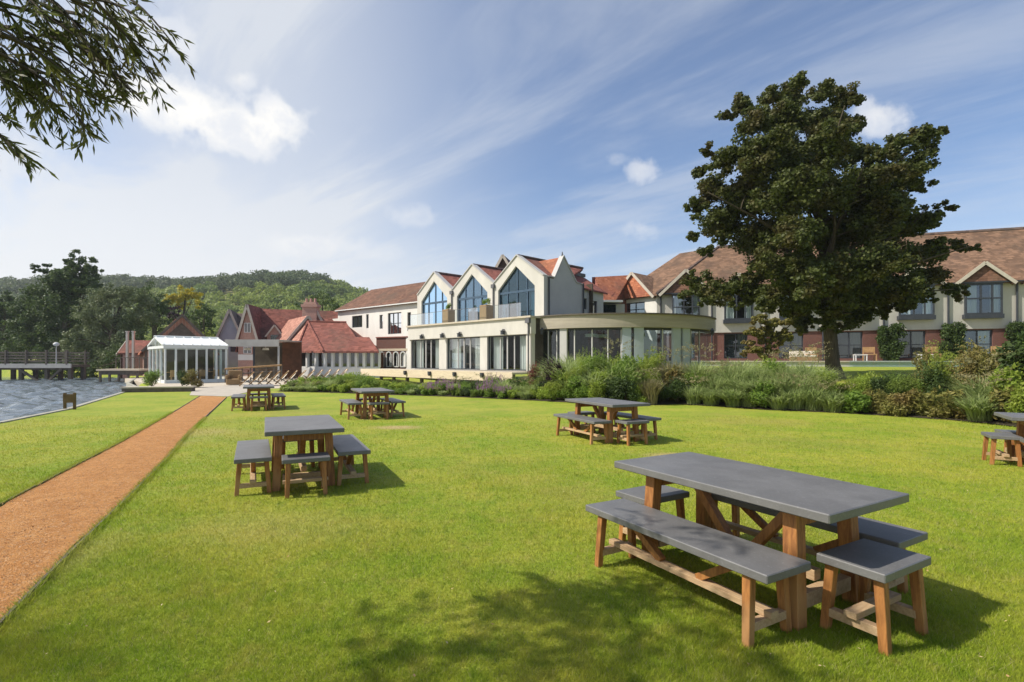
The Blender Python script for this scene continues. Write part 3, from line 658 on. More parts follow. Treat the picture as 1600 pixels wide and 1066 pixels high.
# side wall with its own narrow gable
SD = Fr(PF.P(EDG[0], VU, 0), tuple(PF.v)[:2], 1)      # u runs back along the side, v inwards is to the left
SD = Fr(PF.P(EDG[0], VU, 0), (PF.v.x, PF.v.y), 1)
prof = [(.36, ZC - .2), (.36, ZE - .02), (1.05, ZE - .02), (2.02, 8.90), (3.45, 7.18), (4.2, 7.10), (4.2, ZC - .2)]
MB(SD).wall(prof, [], 0, .3).build('side_wall', M['greyw'], pav)  # grey stands for the shade on this side, put into the wall colour
cp = MB(SD)
for p, q in zip(prof[1:5], prof[2:6]): cp.beam((p[0], .14, p[1] + .03), (q[0], .14, q[1] + .03), .42, .06)
cp.build('verge', M['greyw'], pav)
r = MB(SD)
r.slab([(1.05, .3, 7.22), (2.02, .3, 8.84), (2.02, 2.9, 8.84), (1.05, 1.9, 7.5)], .1); r.slab([(3.45, .3, 7.12), (2.02, .3, 8.84), (2.02, 4.9, 8.84), (3.45, 4.9, 7.12)], .1)
r.build('cross_roof', M['tile_orange'], pav)  # orange of the sunlit slope put into the tile colour
MB(SD).tube([(2.02, .1, 8.9), (2.02, .1, 9.2)], [.09, .03], 6).build('finial', M['lead'], pav)
# rear link with low wall, small windows and a flat-topped red roof
hole = lambda a, b, c, d: [(a, c), (b, c), (b, d), (a, d)]
MB(SD).wall([(4.2, ZC - .3), (4.2, 6.95), (7.2, 6.85), (7.2, ZC - .3)], [hole(4.75, 5.15, 5.4, 6.2), hole(5.9, 6.4, 5.0, 6.1)], .35, .25).build('side_wall', M['greyw'], pav)
window(SD, pav, 4.75, 5.15, 5.4, 6.2, .40, 1, 1, .05); window(SD, pav, 5.9, 6.4, 5.0, 6.1, .40, 1, 1, .05)
MB(SD).slab([(4.1, .15, 6.95), (7.5, .15, 6.8), (6.9, 1.9, 8.1), (3.3, 1.9, 8.4)], .12).build('roof', M['tile_red'], pav)
MB(SD).box(2.7, 6.9, 1.85, 4.5, 8.16, 8.42).build('flat_roof', M['lead'], pav)
for a in (.95 - .6, 4.1): MB(SD).tube([(a + .08, -.08, ZC), (a + .08, -.08, ZE - .1)], .06, 6).build('downpipe', M['darkmetal'], pav)
for u in EDG[1:3]:
    d = MB(PF); d.tube([(u, VU - .08, ZC), (u, VU - .08, ZE - .35)], .055, 6); d.box(u - .15, u + .15, VU - .18, VU - .002, ZE - .36, ZE - .08); d.build('downpipe', M['lead'], pav)
d = MB(PF); d.tube([(.10, -.16, ZF), (.10, -.16, ZC - .35)], .06, 6); d.box(-.08, .28, -.30, -.105, ZC - .45, ZC - .15); d.build('downpipe', M['lead'], pav)
# glass balustrade on the terrace edge
b = MB(PF); n = 12
for i in range(n): a0 = .9 + i * (LEN - 1.0) / n; b.poly([(a0 + .02, -.01, ZC + .03), (a0 + (LEN - 1.0) / n - .02, -.01, ZC + .03), (a0 + (LEN - 1.0) / n - .02, -.01, ZC + .92), (a0 + .02, -.01, ZC + .92)])
bal = b.build('balustrade', M['balglass'], pav)
MB(PF).box(.9, LEN - .1, -.025, .003, ZC + .922, ZC + .945).build('handrail', M['lead'], bal)
# bowed bay
A = Vector((1.50, 34.1)); Mm = Vector((7.6, 31.5)); B = Vector((12.75, 34.0))
def circ(a, b, c):
    ax, ay, bx, by, cx_, cy_ = *a, *b, *c; d = 2 * (ax * (by - cy_) + bx * (cy_ - ay) + cx_ * (ay - by))
    ux = ((ax * ax + ay * ay) * (by - cy_) + (bx * bx + by * by) * (cy_ - ay) + (cx_ * cx_ + cy_ * cy_) * (ay - by)) / d
    uy = ((ax * ax + ay * ay) * (cx_ - bx) + (bx * bx + by * by) * (ax - cx_) + (cx_ * cx_ + cy_ * cy_) * (bx - ax)) / d
    return Vector((ux, uy))
CC = circ(A, Mm, B); RR = (A - CC).length; t0 = math.atan2(A.y - CC.y, A.x - CC.x); t1 = math.atan2(B.y - CC.y, B.x - CC.x)
if t0 > 0: t0 -= 2 * math.pi
if t1 > 0: t1 -= 2 * math.pi
t1 = min(t1 + .30, -.01)
def arc_band(r0, r1, z0, z1, n=40, ta=None, tb=None):
    m = MB(); ta = t0 if ta is None else ta; tb = t1 if tb is None else tb; T = [ta + (tb - ta) * i / n for i in range(n + 1)]
    p = lambda t, r, z: Vector((CC.x + r * math.cos(t), CC.y + r * math.sin(t), z))
    for a, b in zip(T, T[1:]):
        m.poly([p(a, r1, z0), p(b, r1, z0), p(b, r1, z1), p(a, r1, z1)], True); m.poly([p(a, r0, z0), p(b, r0, z0), p(b, r0, z1), p(a, r0, z1)], True)
        m.poly([p(a, r0, z1), p(b, r0, z1), p(b, r1, z1), p(a, r1, z1)], True); m.poly([p(a, r0, z0), p(b, r0, z0), p(b, r1, z0), p(a, r1, z0)], True)
    for t in (ta, tb): m.poly([p(t, r0, z0), p(t, r1, z0), p(t, r1, z1), p(t, r0, z1)], True)
    return m
arc_band(RR - .3, RR, 3.60, ZC - .02, 40)  .build('bowed_fascia', M['band'], pav, smooth=False)
arc_band(RR - 1.2, RR + .10, ZC - .018, ZC + .06, 40).build('coping', M['oldwood'], pav)
arc_band(RR - .4, RR - .30, 3.44, 3.62, 40).build('head_frame', M['darkmetal'], pav)
arc_band(RR - .9, RR + .35, ZF - .35, ZF, 40).build('plinth', M['stone'], pav)
def t_px(px):
    r = (px - 800) / FPX; best = None
    for i in range(2000):
        t = t0 + (t1 - t0) * i / 1999; x = CC.x + RR * math.cos(t); y = CC.y + RR * math.sin(t); e = abs(x / y - r)
        if best is None or e < best[0]: best = (e, t)
    return best[1]
arc_band(RR - .34, RR - .32, ZF, 3.5, 40).build('bowed_window', M['glass'], pav)
bw = MB()
for px in (838, 852, 866, 895, 924, 950, 972, 1040, 1086, 1100):
    t = t_px(px); r = RR - .33; bw.tube([(CC.x + r * math.cos(t), CC.y + r * math.sin(t), ZF), (CC.x + r * math.cos(t), CC.y + r * math.sin(t), 3.5)], .05, 4, world=True)
bw.build('mullion', M['greyw'], pav)
for pa, pb in ((873, 884), (973, 987), (992, 1007), (1054, 1066), (1070, 1081)):
    ta, tb = t_px(pa), t_px(pb); arc_band(RR - .30, RR - .12, ZF, 3.595, 4, ta, tb).build('column', M['bluew'] if pa > 900 else M['greyw'], pav)
roof = MB(); T = [t0 + (t1 - t0) * i / 40 for i in range(41)]
roof.poly([Vector((CC.x + (RR - 1.1) * math.cos(t), CC.y + (RR - 1.1) * math.sin(t), ZC - .03)) for t in T], True)
roof.poly([Vector((CC.x + (RR - .35) * math.cos(t), CC.y + (RR - .35) * math.sin(t), ZF - .01)) for t in T], True); roof.build('flat_roof', M['lead'], pav)
arc_band(2.2, 2.4, ZF, ZC - .1, 20).build('interior', M['roomwood'], pav)
for t, r in ((t_px(915), RR - 1.6), (t_px(935), RR - 2.6), (t_px(1012), RR - 1.5)):
    l = MB(); cxx, cyy = CC.x + r * math.cos(t), CC.y + r * math.sin(t)
    l.tube([(cxx, cyy, 3.1), (cxx, cyy, 3.28)], [.42, .40], 16, world=True); l.tube([(cxx, cyy, 3.28), (cxx, cyy, ZC - .05)], .015, 5, world=True); l.build('ceiling_lamp', M['curtain'], pav)
for px in (850, 1108):
    t = t_px(px); x, y = CC.x + (RR + .2) * math.cos(t), CC.y + (RR + .2) * math.sin(t); l = MB()
    l.tube([(x, y, 3.25), (x, y, 3.5), (x, y, 3.52), (x, y, 3.70)], [.09, .12, .15, .02], 6, world=True); l.build('wall_lantern', M['darkmetal'], pav)
# timber deck in front
dk = MB(PF); dk.box(-1.1, 17.0, -2.7, -.25, ZF - .14, ZF - .02); dk.build('deck', M['stone'], pav)
MB(PF).box(-1.12, 17.02, -2.78, -2.702, ZF - .56, ZF - .01).build('deck_fascia', M['pinkst'], pav)
st = MB(PF)
for i in range(10): st.box(-.8 + i * 1.9, -.6 + i * 1.9, -2.4, -2.2, -1.0, ZF - .15)
st.build('deck_post', M['oldwood'], pav)
for px in (634, 672, 711, 754):
    u = up(px, -2.8); l = MB(PF); l.box(u - .10, u + .10, -2.95, -2.785, ZF - .30, ZF - .08); l.box(u - .05, u + .05, -2.95, -2.79, ZF - .38, ZF - .301); l.build('deck_light', M['darkmetal'], pav)

# ---- long white wing behind, to the left
WF = Fr((-6.0, 46.8), (-.765, .644), -1)
wing = thing('white_wing', 'long white rendered wing with brown tiled roof, left of the glazed gables', 'building', (-12, 52, .9))
ua = lambda px, v=0: WF.u_px(px, v)
wins = [(ua(566), ua(550), 5.1, 6.35), (ua(576), ua(572), 4.95, 6.4), (ua(598), ua(593), 4.8, 6.2), (ua(627), ua(606), 4.2, 6.3), (ua(642), ua(636.5), 4.4, 6.2)]
WL = ua(528)
MB(WF).wall([(-4, .2), (WL, .2), (WL, 7.15), (-4, 7.15)], [hole(a, b, c, d) for a, b, c, d in wins], 0, .3).build('wall', M['white'], wing)
MB(WF).wall([(.3, .2), (8, .2), (8, 7.15), (4.15, 9.7), (.3, 7.15)], [], 0, .02)
sw = MB(WF); sw.poly([(WL, 0.31, .2), (WL, 8, .2), (WL, 8, 7.15), (WL, 4.15, 9.55), (WL, .31, 7.15)]); sw.build('end_wall', M['white'], wing)
for i, (a, b, c, d) in enumerate(wins): window(WF, wing, a, b, c, d, .05, 3 if b - a > 1.2 else 1, 2 if i == 3 else 1, .08)
r = MB(WF); r.slab([(-5, -.3, 7.1), (WL + .4, -.3, 7.1), (WL - .3, 4.15, 9.85), (-5, 4.15, 9.85)], .15); r.slab([(-5, 8.4, 7.1), (WL + .4, 8.4, 7.1), (WL - .3, 4.15, 9.85), (-5, 4.15, 9.85)], .15)
r.build('roof', M['tile_brown'], wing); MB(WF).box(-4, WL, -.38, -.302, 7.0, 7.1).build('gutter', M['whitepaint'], wing)
MB(WF).box(WL + .1, WL + 3.2, 1, 6, .2, 6.4).build('rear_block', M['white'], wing)
# brick ground storey with arched white windows below it
BF = Fr(gnd(641, 589)[:2], (-.90, .43), -1); ub = lambda px: BF.u_px(px)
arc = thing('brick_arcade', 'low red brick arcade with arched white windows between pavilion and tiled pavilion restaurant', 'building', (BF.o.x, BF.o.y, 0))
Zt = BF.z_px(615, 528); ws = [(ub(b), ub(a)) for a, b in ((593.5, 600), (604, 611.5), (615, 623), (626, 634))]
z0, z1 = BF.z_px(615, 573), BF.z_px(615, 550)
def archhole(a, b, c, d):
    m = (a + b) / 2; rr = (b - a) / 2; return [(a, c), (b, c)] + [(m + rr * math.cos(t), d - rr + rr * math.sin(t)) for t in np.linspace(0, math.pi, 9)]
BL_ = ub(588)
MB(BF).wall([(-.3, -.3), (BL_, -.3), (BL_, Zt), (-.3, Zt)], [archhole(a, b, z0, z1) for a, b in ws], 0, .3).build('wall', M['brick'], arc)
for a, b in ws:
    h = archhole(a, b, z0, z1); g = MB(BF); g.poly([(p, .14, q) for p, q in h]); pane = g.build('window', M['glassdark'], arc); f = MB(BF)
    for p, q in zip(h, h[1:] + h[:1]): f.beam((p[0], -.02, p[1]), (q[0], -.02, q[1]), .10, .10)
    f.box((a + b) / 2 - .03, (a + b) / 2 + .03, .08, .13, z0, z1 - .1); f.build('frame', M['whitepaint'], pane)
MB(BF).box(-.3, BL_, -.06, -.003, z1 + .10, z1 + .32).build('render_band', M['pinkst'], arc)
MB(BF).box(-.3, BL_, -.10, 4, Zt + .003, Zt + .12).build('coping', M['tile_red'], arc); MB(BF).box(-.3, BL_, .302, 4, -.3, Zt - .01).build('rear_block', M['room'], arc)

# ---- restaurant with a hipped red roof
def tiled_restaurant():
    Y = 48.0; P = lambda px, py, y=Y: at(px, py, y)
    rt = thing('tiled_restaurant', 'single storey restaurant with many white framed windows under a hipped red tile roof', 'building', (P(500, 570).x, Y, 0))
    e = [P(441, 549, 51), P(463, 548.5, 48.5), P(505, 549, 47), P(592, 549, 47.5)]; top = [P(481, 503, 52), P(541, 504, 52)]
    mid = P(568, 527, 50)
    for nm, pts, m in (('roof_left', [e[0], e[1], top[0]], 'tile_sunlit'), ('roof_corner', [e[1], e[2], top[0]], 'tile_red'), ('roof_front', [e[2], e[3], mid + Vector((.6, -.2, 0)), P(556, 527, 50), top[1], top[0]], 'tile_red')):  # left slope gets the sunlit tile colour, the others plain red
        b = MB(); n = len(pts); b.V = [Vector(p) for p in pts] + [Vector(p) - Vector((0, 0, .15)) for p in pts]
        b.F = [list(range(n)), list(range(2 * n - 1, n - 1, -1))] + [[i, n + i, n + (i + 1) % n, (i + 1) % n] for i in range(n)]; b.build(nm, M[m], rt)
    b = MB(); b.poly([top[0], top[1], P(545, 510, 57), P(470, 510, 57)], True); b.poly([top[1], P(556, 527, 50), P(568, 527, 50), P(600, 549, 54), P(545, 510, 57)], True); b.poly([top[0], e[0], P(455, 545, 57)], True); b.build('roof_back', M['tile_red'], rt)
    h = MB(); 
    for a, c in ((e[1], top[0]), (e[2], top[0])): h.tube([a + Vector((0, -.03, .04)), c + Vector((0, -.03, .04))], .11, 5, world=True)
    h.tube([top[0] + Vector((0, 0, .03)), top[1] + Vector((0, 0, .03))], .10, 5, world=True); h.build('hip_tiles', M['tile_red'], rt)
    # walls: bottom wall, window band
    base = [Vector((p.x, p.y + .35, 0)) for p in e]; zb, zt = .95, 2.36
    for i, (a, b2) in enumerate(zip(base, base[1:])):
        L_ = (b2 - a).length; f = Fr((a.x, a.y), (b2.x - a.x, b2.y - a.y), 1)
        MB(f).box(0, L_, 0, .3, -.6, zb).build('sill_wall', M['whitepaint'] if i else M['offw'], rt)
        MB(f).box(0, L_, -.08, .3, zt, zt + .14).build('eaves_beam', M['whitepaint'], rt)
        n = (4, 3, 7)[i]; 
        for k in range(n):
            a0 = L_ * k / n; a1 = L_ * (k + 1) / n; window(f, rt, a0 + .12, a1 - .12, zb + .004, zt - .004, .05, 1, 1, .06, 'whitepaint', 'glassdark')
            MB(f).box(a0 - .10, a0 + .10, -.03, .25, zb + .003, zt - .003).build('mullion_post', M['whitepaint'], rt)
        MB(f).box(L_ - .1, L_ + .05, -.03, .25, zb + .003, zt - .003).build('mullion_post', M['whitepaint'], rt)
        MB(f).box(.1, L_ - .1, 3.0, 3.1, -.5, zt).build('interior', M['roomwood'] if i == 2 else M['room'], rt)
tiled_restaurant()

# ---- old inn behind: gables, long red roof, chimney, dormers
def house(name, label, cat, o, u, flip, L_, W_, zb, ze, zr, wall, roof, ridge='u', over=.35, group=None, board='barge'):
    f = Fr(o, u, flip); rt = thing(name, label, cat, (o[0], o[1], zb), group=group)
    if ridge == 'u':
        for uu, nm in ((0, 'end_wall'), (L_ - .2, 'end_wall')):
            g = MB(f); pts = [(uu, 0, zb), (uu, W_, zb), (uu, W_, ze), (uu, W_ / 2, zr), (uu, 0, ze)]; g.poly(pts); g.poly([(a + .2, b, c) for a, b, c in pts]); g.build(nm, M[wall], rt)
        MB(f).box(.2, L_ - .2, 0, .2, zb, ze).build('wall', M[wall], rt); MB(f).box(.2, L_ - .2, W_ - .2, W_, zb, ze).build('wall', M[wall], rt)
        gable_roof(f, rt, 0, L_, 0, W_, ze, zr, M[roof], over)
        b = MB(f)
        for uu in (-over - .06, L_ + over):
            b.beam((uu, -.25, ze - .18), (uu, W_ / 2, zr + .04), .06, .26); b.beam((uu, W_ + .25, ze - .18), (uu, W_ / 2, zr + .04), .06, .26)
        b.build('bargeboard', M['barge'], rt)
    else:
        for vv in (0, W_ - .2):
            g = MB(f); pts = [(0, vv, zb), (L_, vv, zb), (L_, vv, ze), (L_ / 2, vv, zr), (0, vv, ze)]; g.poly(pts); g.poly([(a, b + .2, c) for a, b, c in pts]); g.build('end_wall', M[wall], rt)
        MB(f).box(0, .2, .2, W_ - .2, zb, ze).build('wall', M[wall], rt); MB(f).box(L_ - .2, L_, .2, W_ - .2, zb, ze).build('wall', M[wall], rt)
        gable_roof(f, rt, 0, L_, 0, W_, ze, zr, M[roof], over, ridge='v')
        b = MB(f); vv = -over - .03
        b.beam((-.25, vv, ze - .18), (L_ / 2, vv, zr + .04), .06, .24); b.beam((L_ + .25, vv, ze - .18), (L_ / 2, vv, zr + .04), .06, .24); b.build('bargeboard', M[board], rt)
    return f, rt
def win_flat(f, rt, u0, u1, z0, z1, v=-.04, frame='whitepaint', cols=2, rows=1): window(f, rt, u0, u1, z0, z1, v - .12, cols, rows, .07, frame, 'glassdark')
# gable end of the inn faces the river (left-front), ridge runs to the right
q = at(398, 560, 56)
f, inn = house('old_inn', 'old inn with steep dark red roof and pink brick gable with pale bargeboards', 'building', (q.x, q.y), (.93, .36), 1, 11.5, 5.2, -.2, 3.3, 7.25, 'pinkbrick', 'tile_red')
q_ = at(372, 560, 54.5); fp_, pg_ = house('pink_gabled_wing', 'narrow steep pink brick gable with pale bargeboards between blue house and long red roof', 'building', (q_.x, q_.y), (.99, .14), 1, 1.9, 5, -.2, 3.2, 7.35, 'pinkbrick', 'tile_red', 'v', .25)
window(fp_, pg_, .62, 1.28, 4.5, 5.5, -.16, 2, 1, .05, 'whitepaint', 'glassdark'); window(fp_, pg_, .55, 1.35, 2.3, 3.0, -.16, 2, 1, .05, 'whitepaint', 'glassdark')
MB(fp_).box(.1, 1.8, -.05, -.003, 3.2, 3.35).build('timber_band', M['barge'], pg_); MB(fp_).box(.02, 1.88, -.04, -.004, 1.6, 2.2).build('render_panel', M['white'], pg_)
for uu in (1.2, 4.2):                                    # two small dormers on the front slope
    dm = Fr(f.P(uu, -.1, 0), (f.u.x, f.u.y), 1); w_ = MB(dm); w_.wall([(0, 3.2), (1.5, 3.2), (1.5, 4.3), (.75, 5.3), (0, 4.3)], [hole(.35, 1.15, 3.5, 4.35)], 0, .15); dd = w_.build('dormer', M['pinkbrick'], inn)
    r = MB(dm); r.slab([(-.15, -.2, 4.2), (.75, -.2, 5.45), (.75, 2.2, 5.45), (-.15, 1.2, 4.2)], .08); r.slab([(1.65, -.2, 4.2), (.75, -.2, 5.45), (.75, 2.2, 5.45), (1.65, 1.2, 4.2)], .08); r.build('dormer_roof', M['tile_red'], dd)
    g = MB(dm); g.poly([(.35, .08, 3.5), (1.15, .08, 3.5), (1.15, .08, 4.35), (.35, .08, 4.35)]); g.build('dormer_window', M['glassdark'], dd)
    b = MB(dm); b.beam((-.15, -.24, 4.12), (.75, -.24, 5.4), .06, .16); b.beam((1.65, -.24, 4.12), (.75, -.24, 5.4), .06, .16); b.build('bargeboard', M['barge'], dd)
# sweeping wing roof, its sunlit pink put into the tile colour, towards us with a white bargeboarded peak
q = at(437, 560, 51.5)
f, innw = house('inn_wing', 'wing of the inn with broad sunlit pink tile roof beside the hipped restaurant', 'building', (q.x, q.y), (.80, .60), 1, 5.2, 9.0, -.2, 2.6, 6.0, 'pinkbrick', 'tile_sunlit', 'v')
f2, inn3 = house('inn_rear_range', 'rear range of the inn with dark red roof and a narrow white-edged gable', 'building', (at(494, 560, 57).x, 57), (-.75, .66), -1, 4.2, 4, -.2, 5.2, 8.0, 'pinkbrick', 'tile_red', 'v') if False else (None, None)
q = at(478, 560, 55); f2, inn3 = house('inn_rear_range', 'rear range of the inn with a narrow pale-edged gable beside the brick chimney', 'building', (q.x, q.y), (.9, .3), 1, 1.9, 7, -.2, 4.9, 6.9, 'pinkbrick', 'tile_red', 'v', .2)
q = at(499, 560, 58); f2, inn4 = house('inn_back_block', 'plain red roofed back block of the inn left of the white wing', 'building', (q.x, q.y), (.93, .36), 1, 4.5, 6, -.2, 4.2, 6.9, 'pinkbrick', 'tile_red')
ch = MB(); q = at(486, 492, 55.4); ch.fr = Fr((q.x - .75, q.y - .5), (1, 0), 1); ch.box(0, 1.5, 0, 1.0, 4.0, 7.2); ch.box(-.1, 1.6, -.1, 1.1, 7.2, 7.5); ch.box(.1, 1.4, .1, .9, 7.5, 7.75)
for i in range(3): ch.tube([(.3 + i * .45, .5, 7.75), (.3 + i * .45, .5, 8.15)], [.16, .13], 8)
ch.build('chimney', M['pinkbrick'], inn3)
# blue-grey gabled house and cottage further left
q = at(336, 560, 60); f3, blue = house('blue_gabled_house', 'pale blue rendered gabled house with dark tiled roof behind the glasshouse', 'building', (q.x, q.y), (.94, .34), 1, 3.0, 8, -.2, 3.2, 7.4, 'bluew', 'tile_dark', 'v')
win_flat(f3, blue, .35, 1.3, 2.6, 3.8, frame='darkmetal'); win_flat(f3, blue, 1.6, 2.6, 2.6, 3.8, frame='darkmetal')
q = at(356, 560, 62); f3b, blk = house('dark_roofed_house', 'dark brown roofed house between the blue gable and the pink brick gable', 'building', (q.x, q.y), (.95, .30), 1, 5.0, 6, -.2, 3.9, 7.3, 'lead', 'tile_dark', 'u')
q = at(226, 575, 50); f4, cot = house('riverside_cottage', 'timber framed pink brick cottage with orange-red roof beside the river trees', 'building', (q.x, q.y), (.80, .60), 1, 6.0, 7, -.6, 2.6, 6.0, 'pinkbrick', 'tile_orange', 'v', .6, board='oldwood')
tm = MB(f4)
for u in (.1, 1.2, 2.4, 3.6, 4.8, 5.9): tm.box(u - .09, u + .09, -.06, -.003, -.5, 2.6)
tm.box(0, 6, -.07, -.003, 2.45, 2.65); tm.beam((1.3, -.05, .2), (2.3, -.05, 2.3), .12, .1); tm.build('timber_frame', M['oldwood'], cot)
MB(f4).wall([(.5, 2.66), (5.5, 2.66), (3, 5.3)], [], -.10, .05).build('gable_boarding', M['oldwood'], cot)
q = at(188, 575, 54); f5, cot2 = house('cottage_outshot', 'low red tiled outshot with tall pale chimneys left of the riverside cottage', 'building', (q.x, q.y), (.97, .24), 1, 3.2, 4, -.6, 2.3, 3.6, 'pinkbrick', 'tile_red', 'u', .2)
for px in (199.5, 209): q = at(px, 540, 53.5); c = MB(Fr((q.x - .2, q.y - .2), (1, 0), 1)); c.box(.08, .28, .08, .28, .5, at(px, 519, 53.5).z); c.box(.04, .32, .04, .32, at(px, 519, 53.5).z, at(px, 519, 53.5).z + .1); c.build('chimney', M['offw'], cot2)

# ---- awning pavilion between glasshouse and restaurant
def awning():
    Y = 43.0; x0 = at(354, 0, Y).x; x1 = at(438, 0, Y).x; zt = at(0, 532, Y).z; zu = at(0, 541, Y).z
    f = Fr((x0, Y), (1, 0), 1); rt = thing('terrace_canopy', 'open terrace canopy with flat grey fabric roof beside the glasshouse', 'canopy', (x0, Y, 0)); W = x1 - x0
    MB(f).slab([(0, -.2, zt + .05), (W, -.2, zt + .05), (W, 4.5, zt + .10), (0, 4.5, zt + .10)], .08).build('canopy_roof', M['awning'], rt)
    MB(f).box(0, W, -.28, -.202, zu - .04, zt + .06).build('valance', M['awning'], rt)
    for u in (.1, W * .52, W - .1): MB(f).box(u - .06, u + .06, -.15, -.03, 0, zu).build('post', M['darkmetal'] if u < W - 1 and u > 1 else M['greyw'], rt)
    MB(f).box(0, W * .62, 4.6, 4.8, 0, zt).build('back_wall', M['room'], rt); MB(f).box(W * .62 + .003, W, 4.2, 4.4, 0, zt).build('back_wall', M['roomwood'], rt)
    for u in (W * .25, W * .6): 
        c = MB(f); c.tube([(u, 1.2, zu - .30), (u, 1.2, zu - .12)], [.28, .22], 10); c.tube([(u, 1.2, zu - .12), (u, 1.2, zu + .2)], .012, 4); c.build('pendant_lamp', M['curtain'], rt)
    for u in (W * .15, W * .35, W * .55, W * .72, W * .88):
        c = MB(f); c.box(u - .35, u + .35, 2, 2.5, .74, .79); c.box(u - .05, u + .05, 2.2, 2.3, 0, .74); c.build('bar_table', M['roomwood'], rt)
awning()
# sloping timber handrail beside the terrace steps
rr = thing('terrace_railing', 'sloping weathered timber railing in front of the terrace canopy', 'railing', tuple(gnd(385, 603)))
fr_ = MB(); a = at(352, 577, 37); b = at(440, 571, 40)
for t in np.linspace(0, 1, 8):
    p = a.lerp(b, t); fr_.tube([(p.x, p.y, 0), (p.x, p.y, p.z)], .05, 5, world=True)
fr_.build('baluster', M['oldwood'], rr); MB().tube([a + Vector((0, 0, .02)), b + Vector((0, 0, .02))], .07, 6, world=True).build('handrail', M['chairwood'], rr)
MB().tube([a - Vector((0, 0, .4)), b - Vector((0, 0, .4))], .045, 6, world=True).build('mid_rail', M['oldwood'], rr)

# ---- glasshouse
def glasshouse():
    K = at(258, 600, 36); f = Fr((K.x, K.y), (.718, .696), 1)       # u along the long side, v back to the left
    rt = thing('glasshouse', 'white framed glass conservatory with pale glazed ridge roof on the riverbank terrace', 'conservatory', (K.x, K.y, K.z)); zb = -.02; W = 5.3; Ln = f.u_px(353); ze, zr = 2.42, 3.20; vm = W / 2
    fb = MB(f)
    for i in range(7): u = Ln * i / 6; fb.box(u - .055, u + .055, -.07, .07, zb, ze)
    for i in range(1, 5): v = W * i / 4; fb.box(-.07, .07, v - .06, v + .06, zb, ze if i < 4 else ze); fb.box(Ln - .07, Ln + .07, v - .06, v + .06, zb, ze)
    fb.build('post', M['conserv'], rt)
    MB(f).box(-.12, Ln + .12, -.12, .12, ze + .003, ze + .26).build('eaves_beam', M['conserv'], rt); MB(f).box(-.12, .12, .123, W, ze + .003, ze + .20).build('eaves_beam', M['conserv'], rt)
    MB(f).box(-.12, Ln + .12, W + .003, W + .2, ze + .003, ze + .26).build('eaves_beam', M['conserv'], rt)
    g = MB(f); g.poly([(0, 0, .2), (Ln, 0, .2), (Ln, 0, ze), (0, 0, ze)]); g.poly([(0, 0, .5), (0, W, .5), (0, W, ze), (0, 0, ze)]); g.poly([(Ln, 0, .5), (Ln, W, .5), (Ln, W, ze), (Ln, 0, ze)]); g.poly([(0, 0, ze + .2), (0, W, ze + .2), (0, vm, zr)]); g.poly([(0, W, .5), (Ln, W, .5), (Ln, W, ze), (0, W, ze)])
    g.build('wall_glazing', M['balglass'], rt)
    MB(f).box(0, Ln, -.04, .04, zb, .22).build('base_panel', M['conserv'], rt); MB(f).box(-.04, .04, .045, W, zb, .22).build('base_panel', M['conserv'], rt)
    r = MB(f); r.slab([(-.15, -.15, ze + .26), (Ln + .15, -.15, ze + .26), (Ln + .15, vm, zr + .1), (-.15, vm, zr + .1)], .05); r.slab([(-.15, W + .15, ze + .26), (Ln + .15, W + .15, ze + .26), (Ln + .15, vm, zr + .1), (-.15, vm, zr + .1)], .05)
    m = pm('frosted_roof_glazing', (.80, .82, .82), (.72, .75, .76), 2, .35, spec=.5); rf = r.build('roof', m, rt)
    b = MB(f)
    for i in range(8): u = -.1 + (Ln + .2) * i / 7; b.beam((u, -.15, ze + .29), (u, vm, zr + .14), .05, .05)
    b.tube([(-.2, vm, zr + .13), (Ln + .2, vm, zr + .13)], .07, 6); b.beam((-.12, 0, ze + .25), (-.12, vm, zr + .05), .1, .1); b.beam((-.12, W, ze + .25), (-.12, vm, zr + .05), .1, .1); b.beam((-.1, vm, ze + .2), (-.1, vm, zr), .06, .06); b.build('glazing_bar', M['conserv'], rf)
    MB(f).box(-.3, Ln + .3, -.5, W, -.35, -.03).build('plinth', M['stone'], rt)
    MB(f).box(.3, Ln - .1, 2.9, 3.0, 0, 2.4).build('interior', M['room'], rt)
    for i in range(4):
        c = MB(f); u = .6 + i * (Ln - 1.1) / 3.0; c.box(u - .3, u + .3, .9, 1.5, .72, .76); c.box(u - .03, u + .03, 1.15, 1.25, 0, .72); c.box(u - .2, u + .2, .5, .55, .45, .9); c.box(u - .2, u + .2, .5, .85, .42, .46); c.build('dining_set', M['chairwood'], rt)
glasshouse()

# ---- bedroom wing on the right
HF = Fr((18.06, 46.0), (.954, -.30), 1); hd = HF
hotel = thing('bedroom_wing', 'long two storey bedroom wing with brick ground floor, dormer gables and brown tiled roof', 'building', (18, 46, 1.5))
Z0, ZB, ZEV, ZR = 1.45, 4.15, 7.65, 12.8; S0, S1 = -5.1, 30.0; MOD = [1.75 + 4.33 * i for i in range(7)]
MODS = [-2.58] + MOD
ups = [(s - 1.12, s + 1.12, 5.15, 7.45) for s in MODS if s < S1 - 1.5]; dns = [(s - 1.15, s + .75, 1.75, 3.95) for s in MODS if s < S1 - 1.5]
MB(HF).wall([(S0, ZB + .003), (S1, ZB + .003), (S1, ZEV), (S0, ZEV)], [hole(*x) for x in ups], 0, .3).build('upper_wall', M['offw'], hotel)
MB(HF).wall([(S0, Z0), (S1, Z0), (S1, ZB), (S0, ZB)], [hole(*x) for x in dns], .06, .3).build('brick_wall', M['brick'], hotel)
MB(HF).box(S0, S1, -.05, .28, ZB - .12, ZB + .001).build('render_drip', M['offw'], hotel)
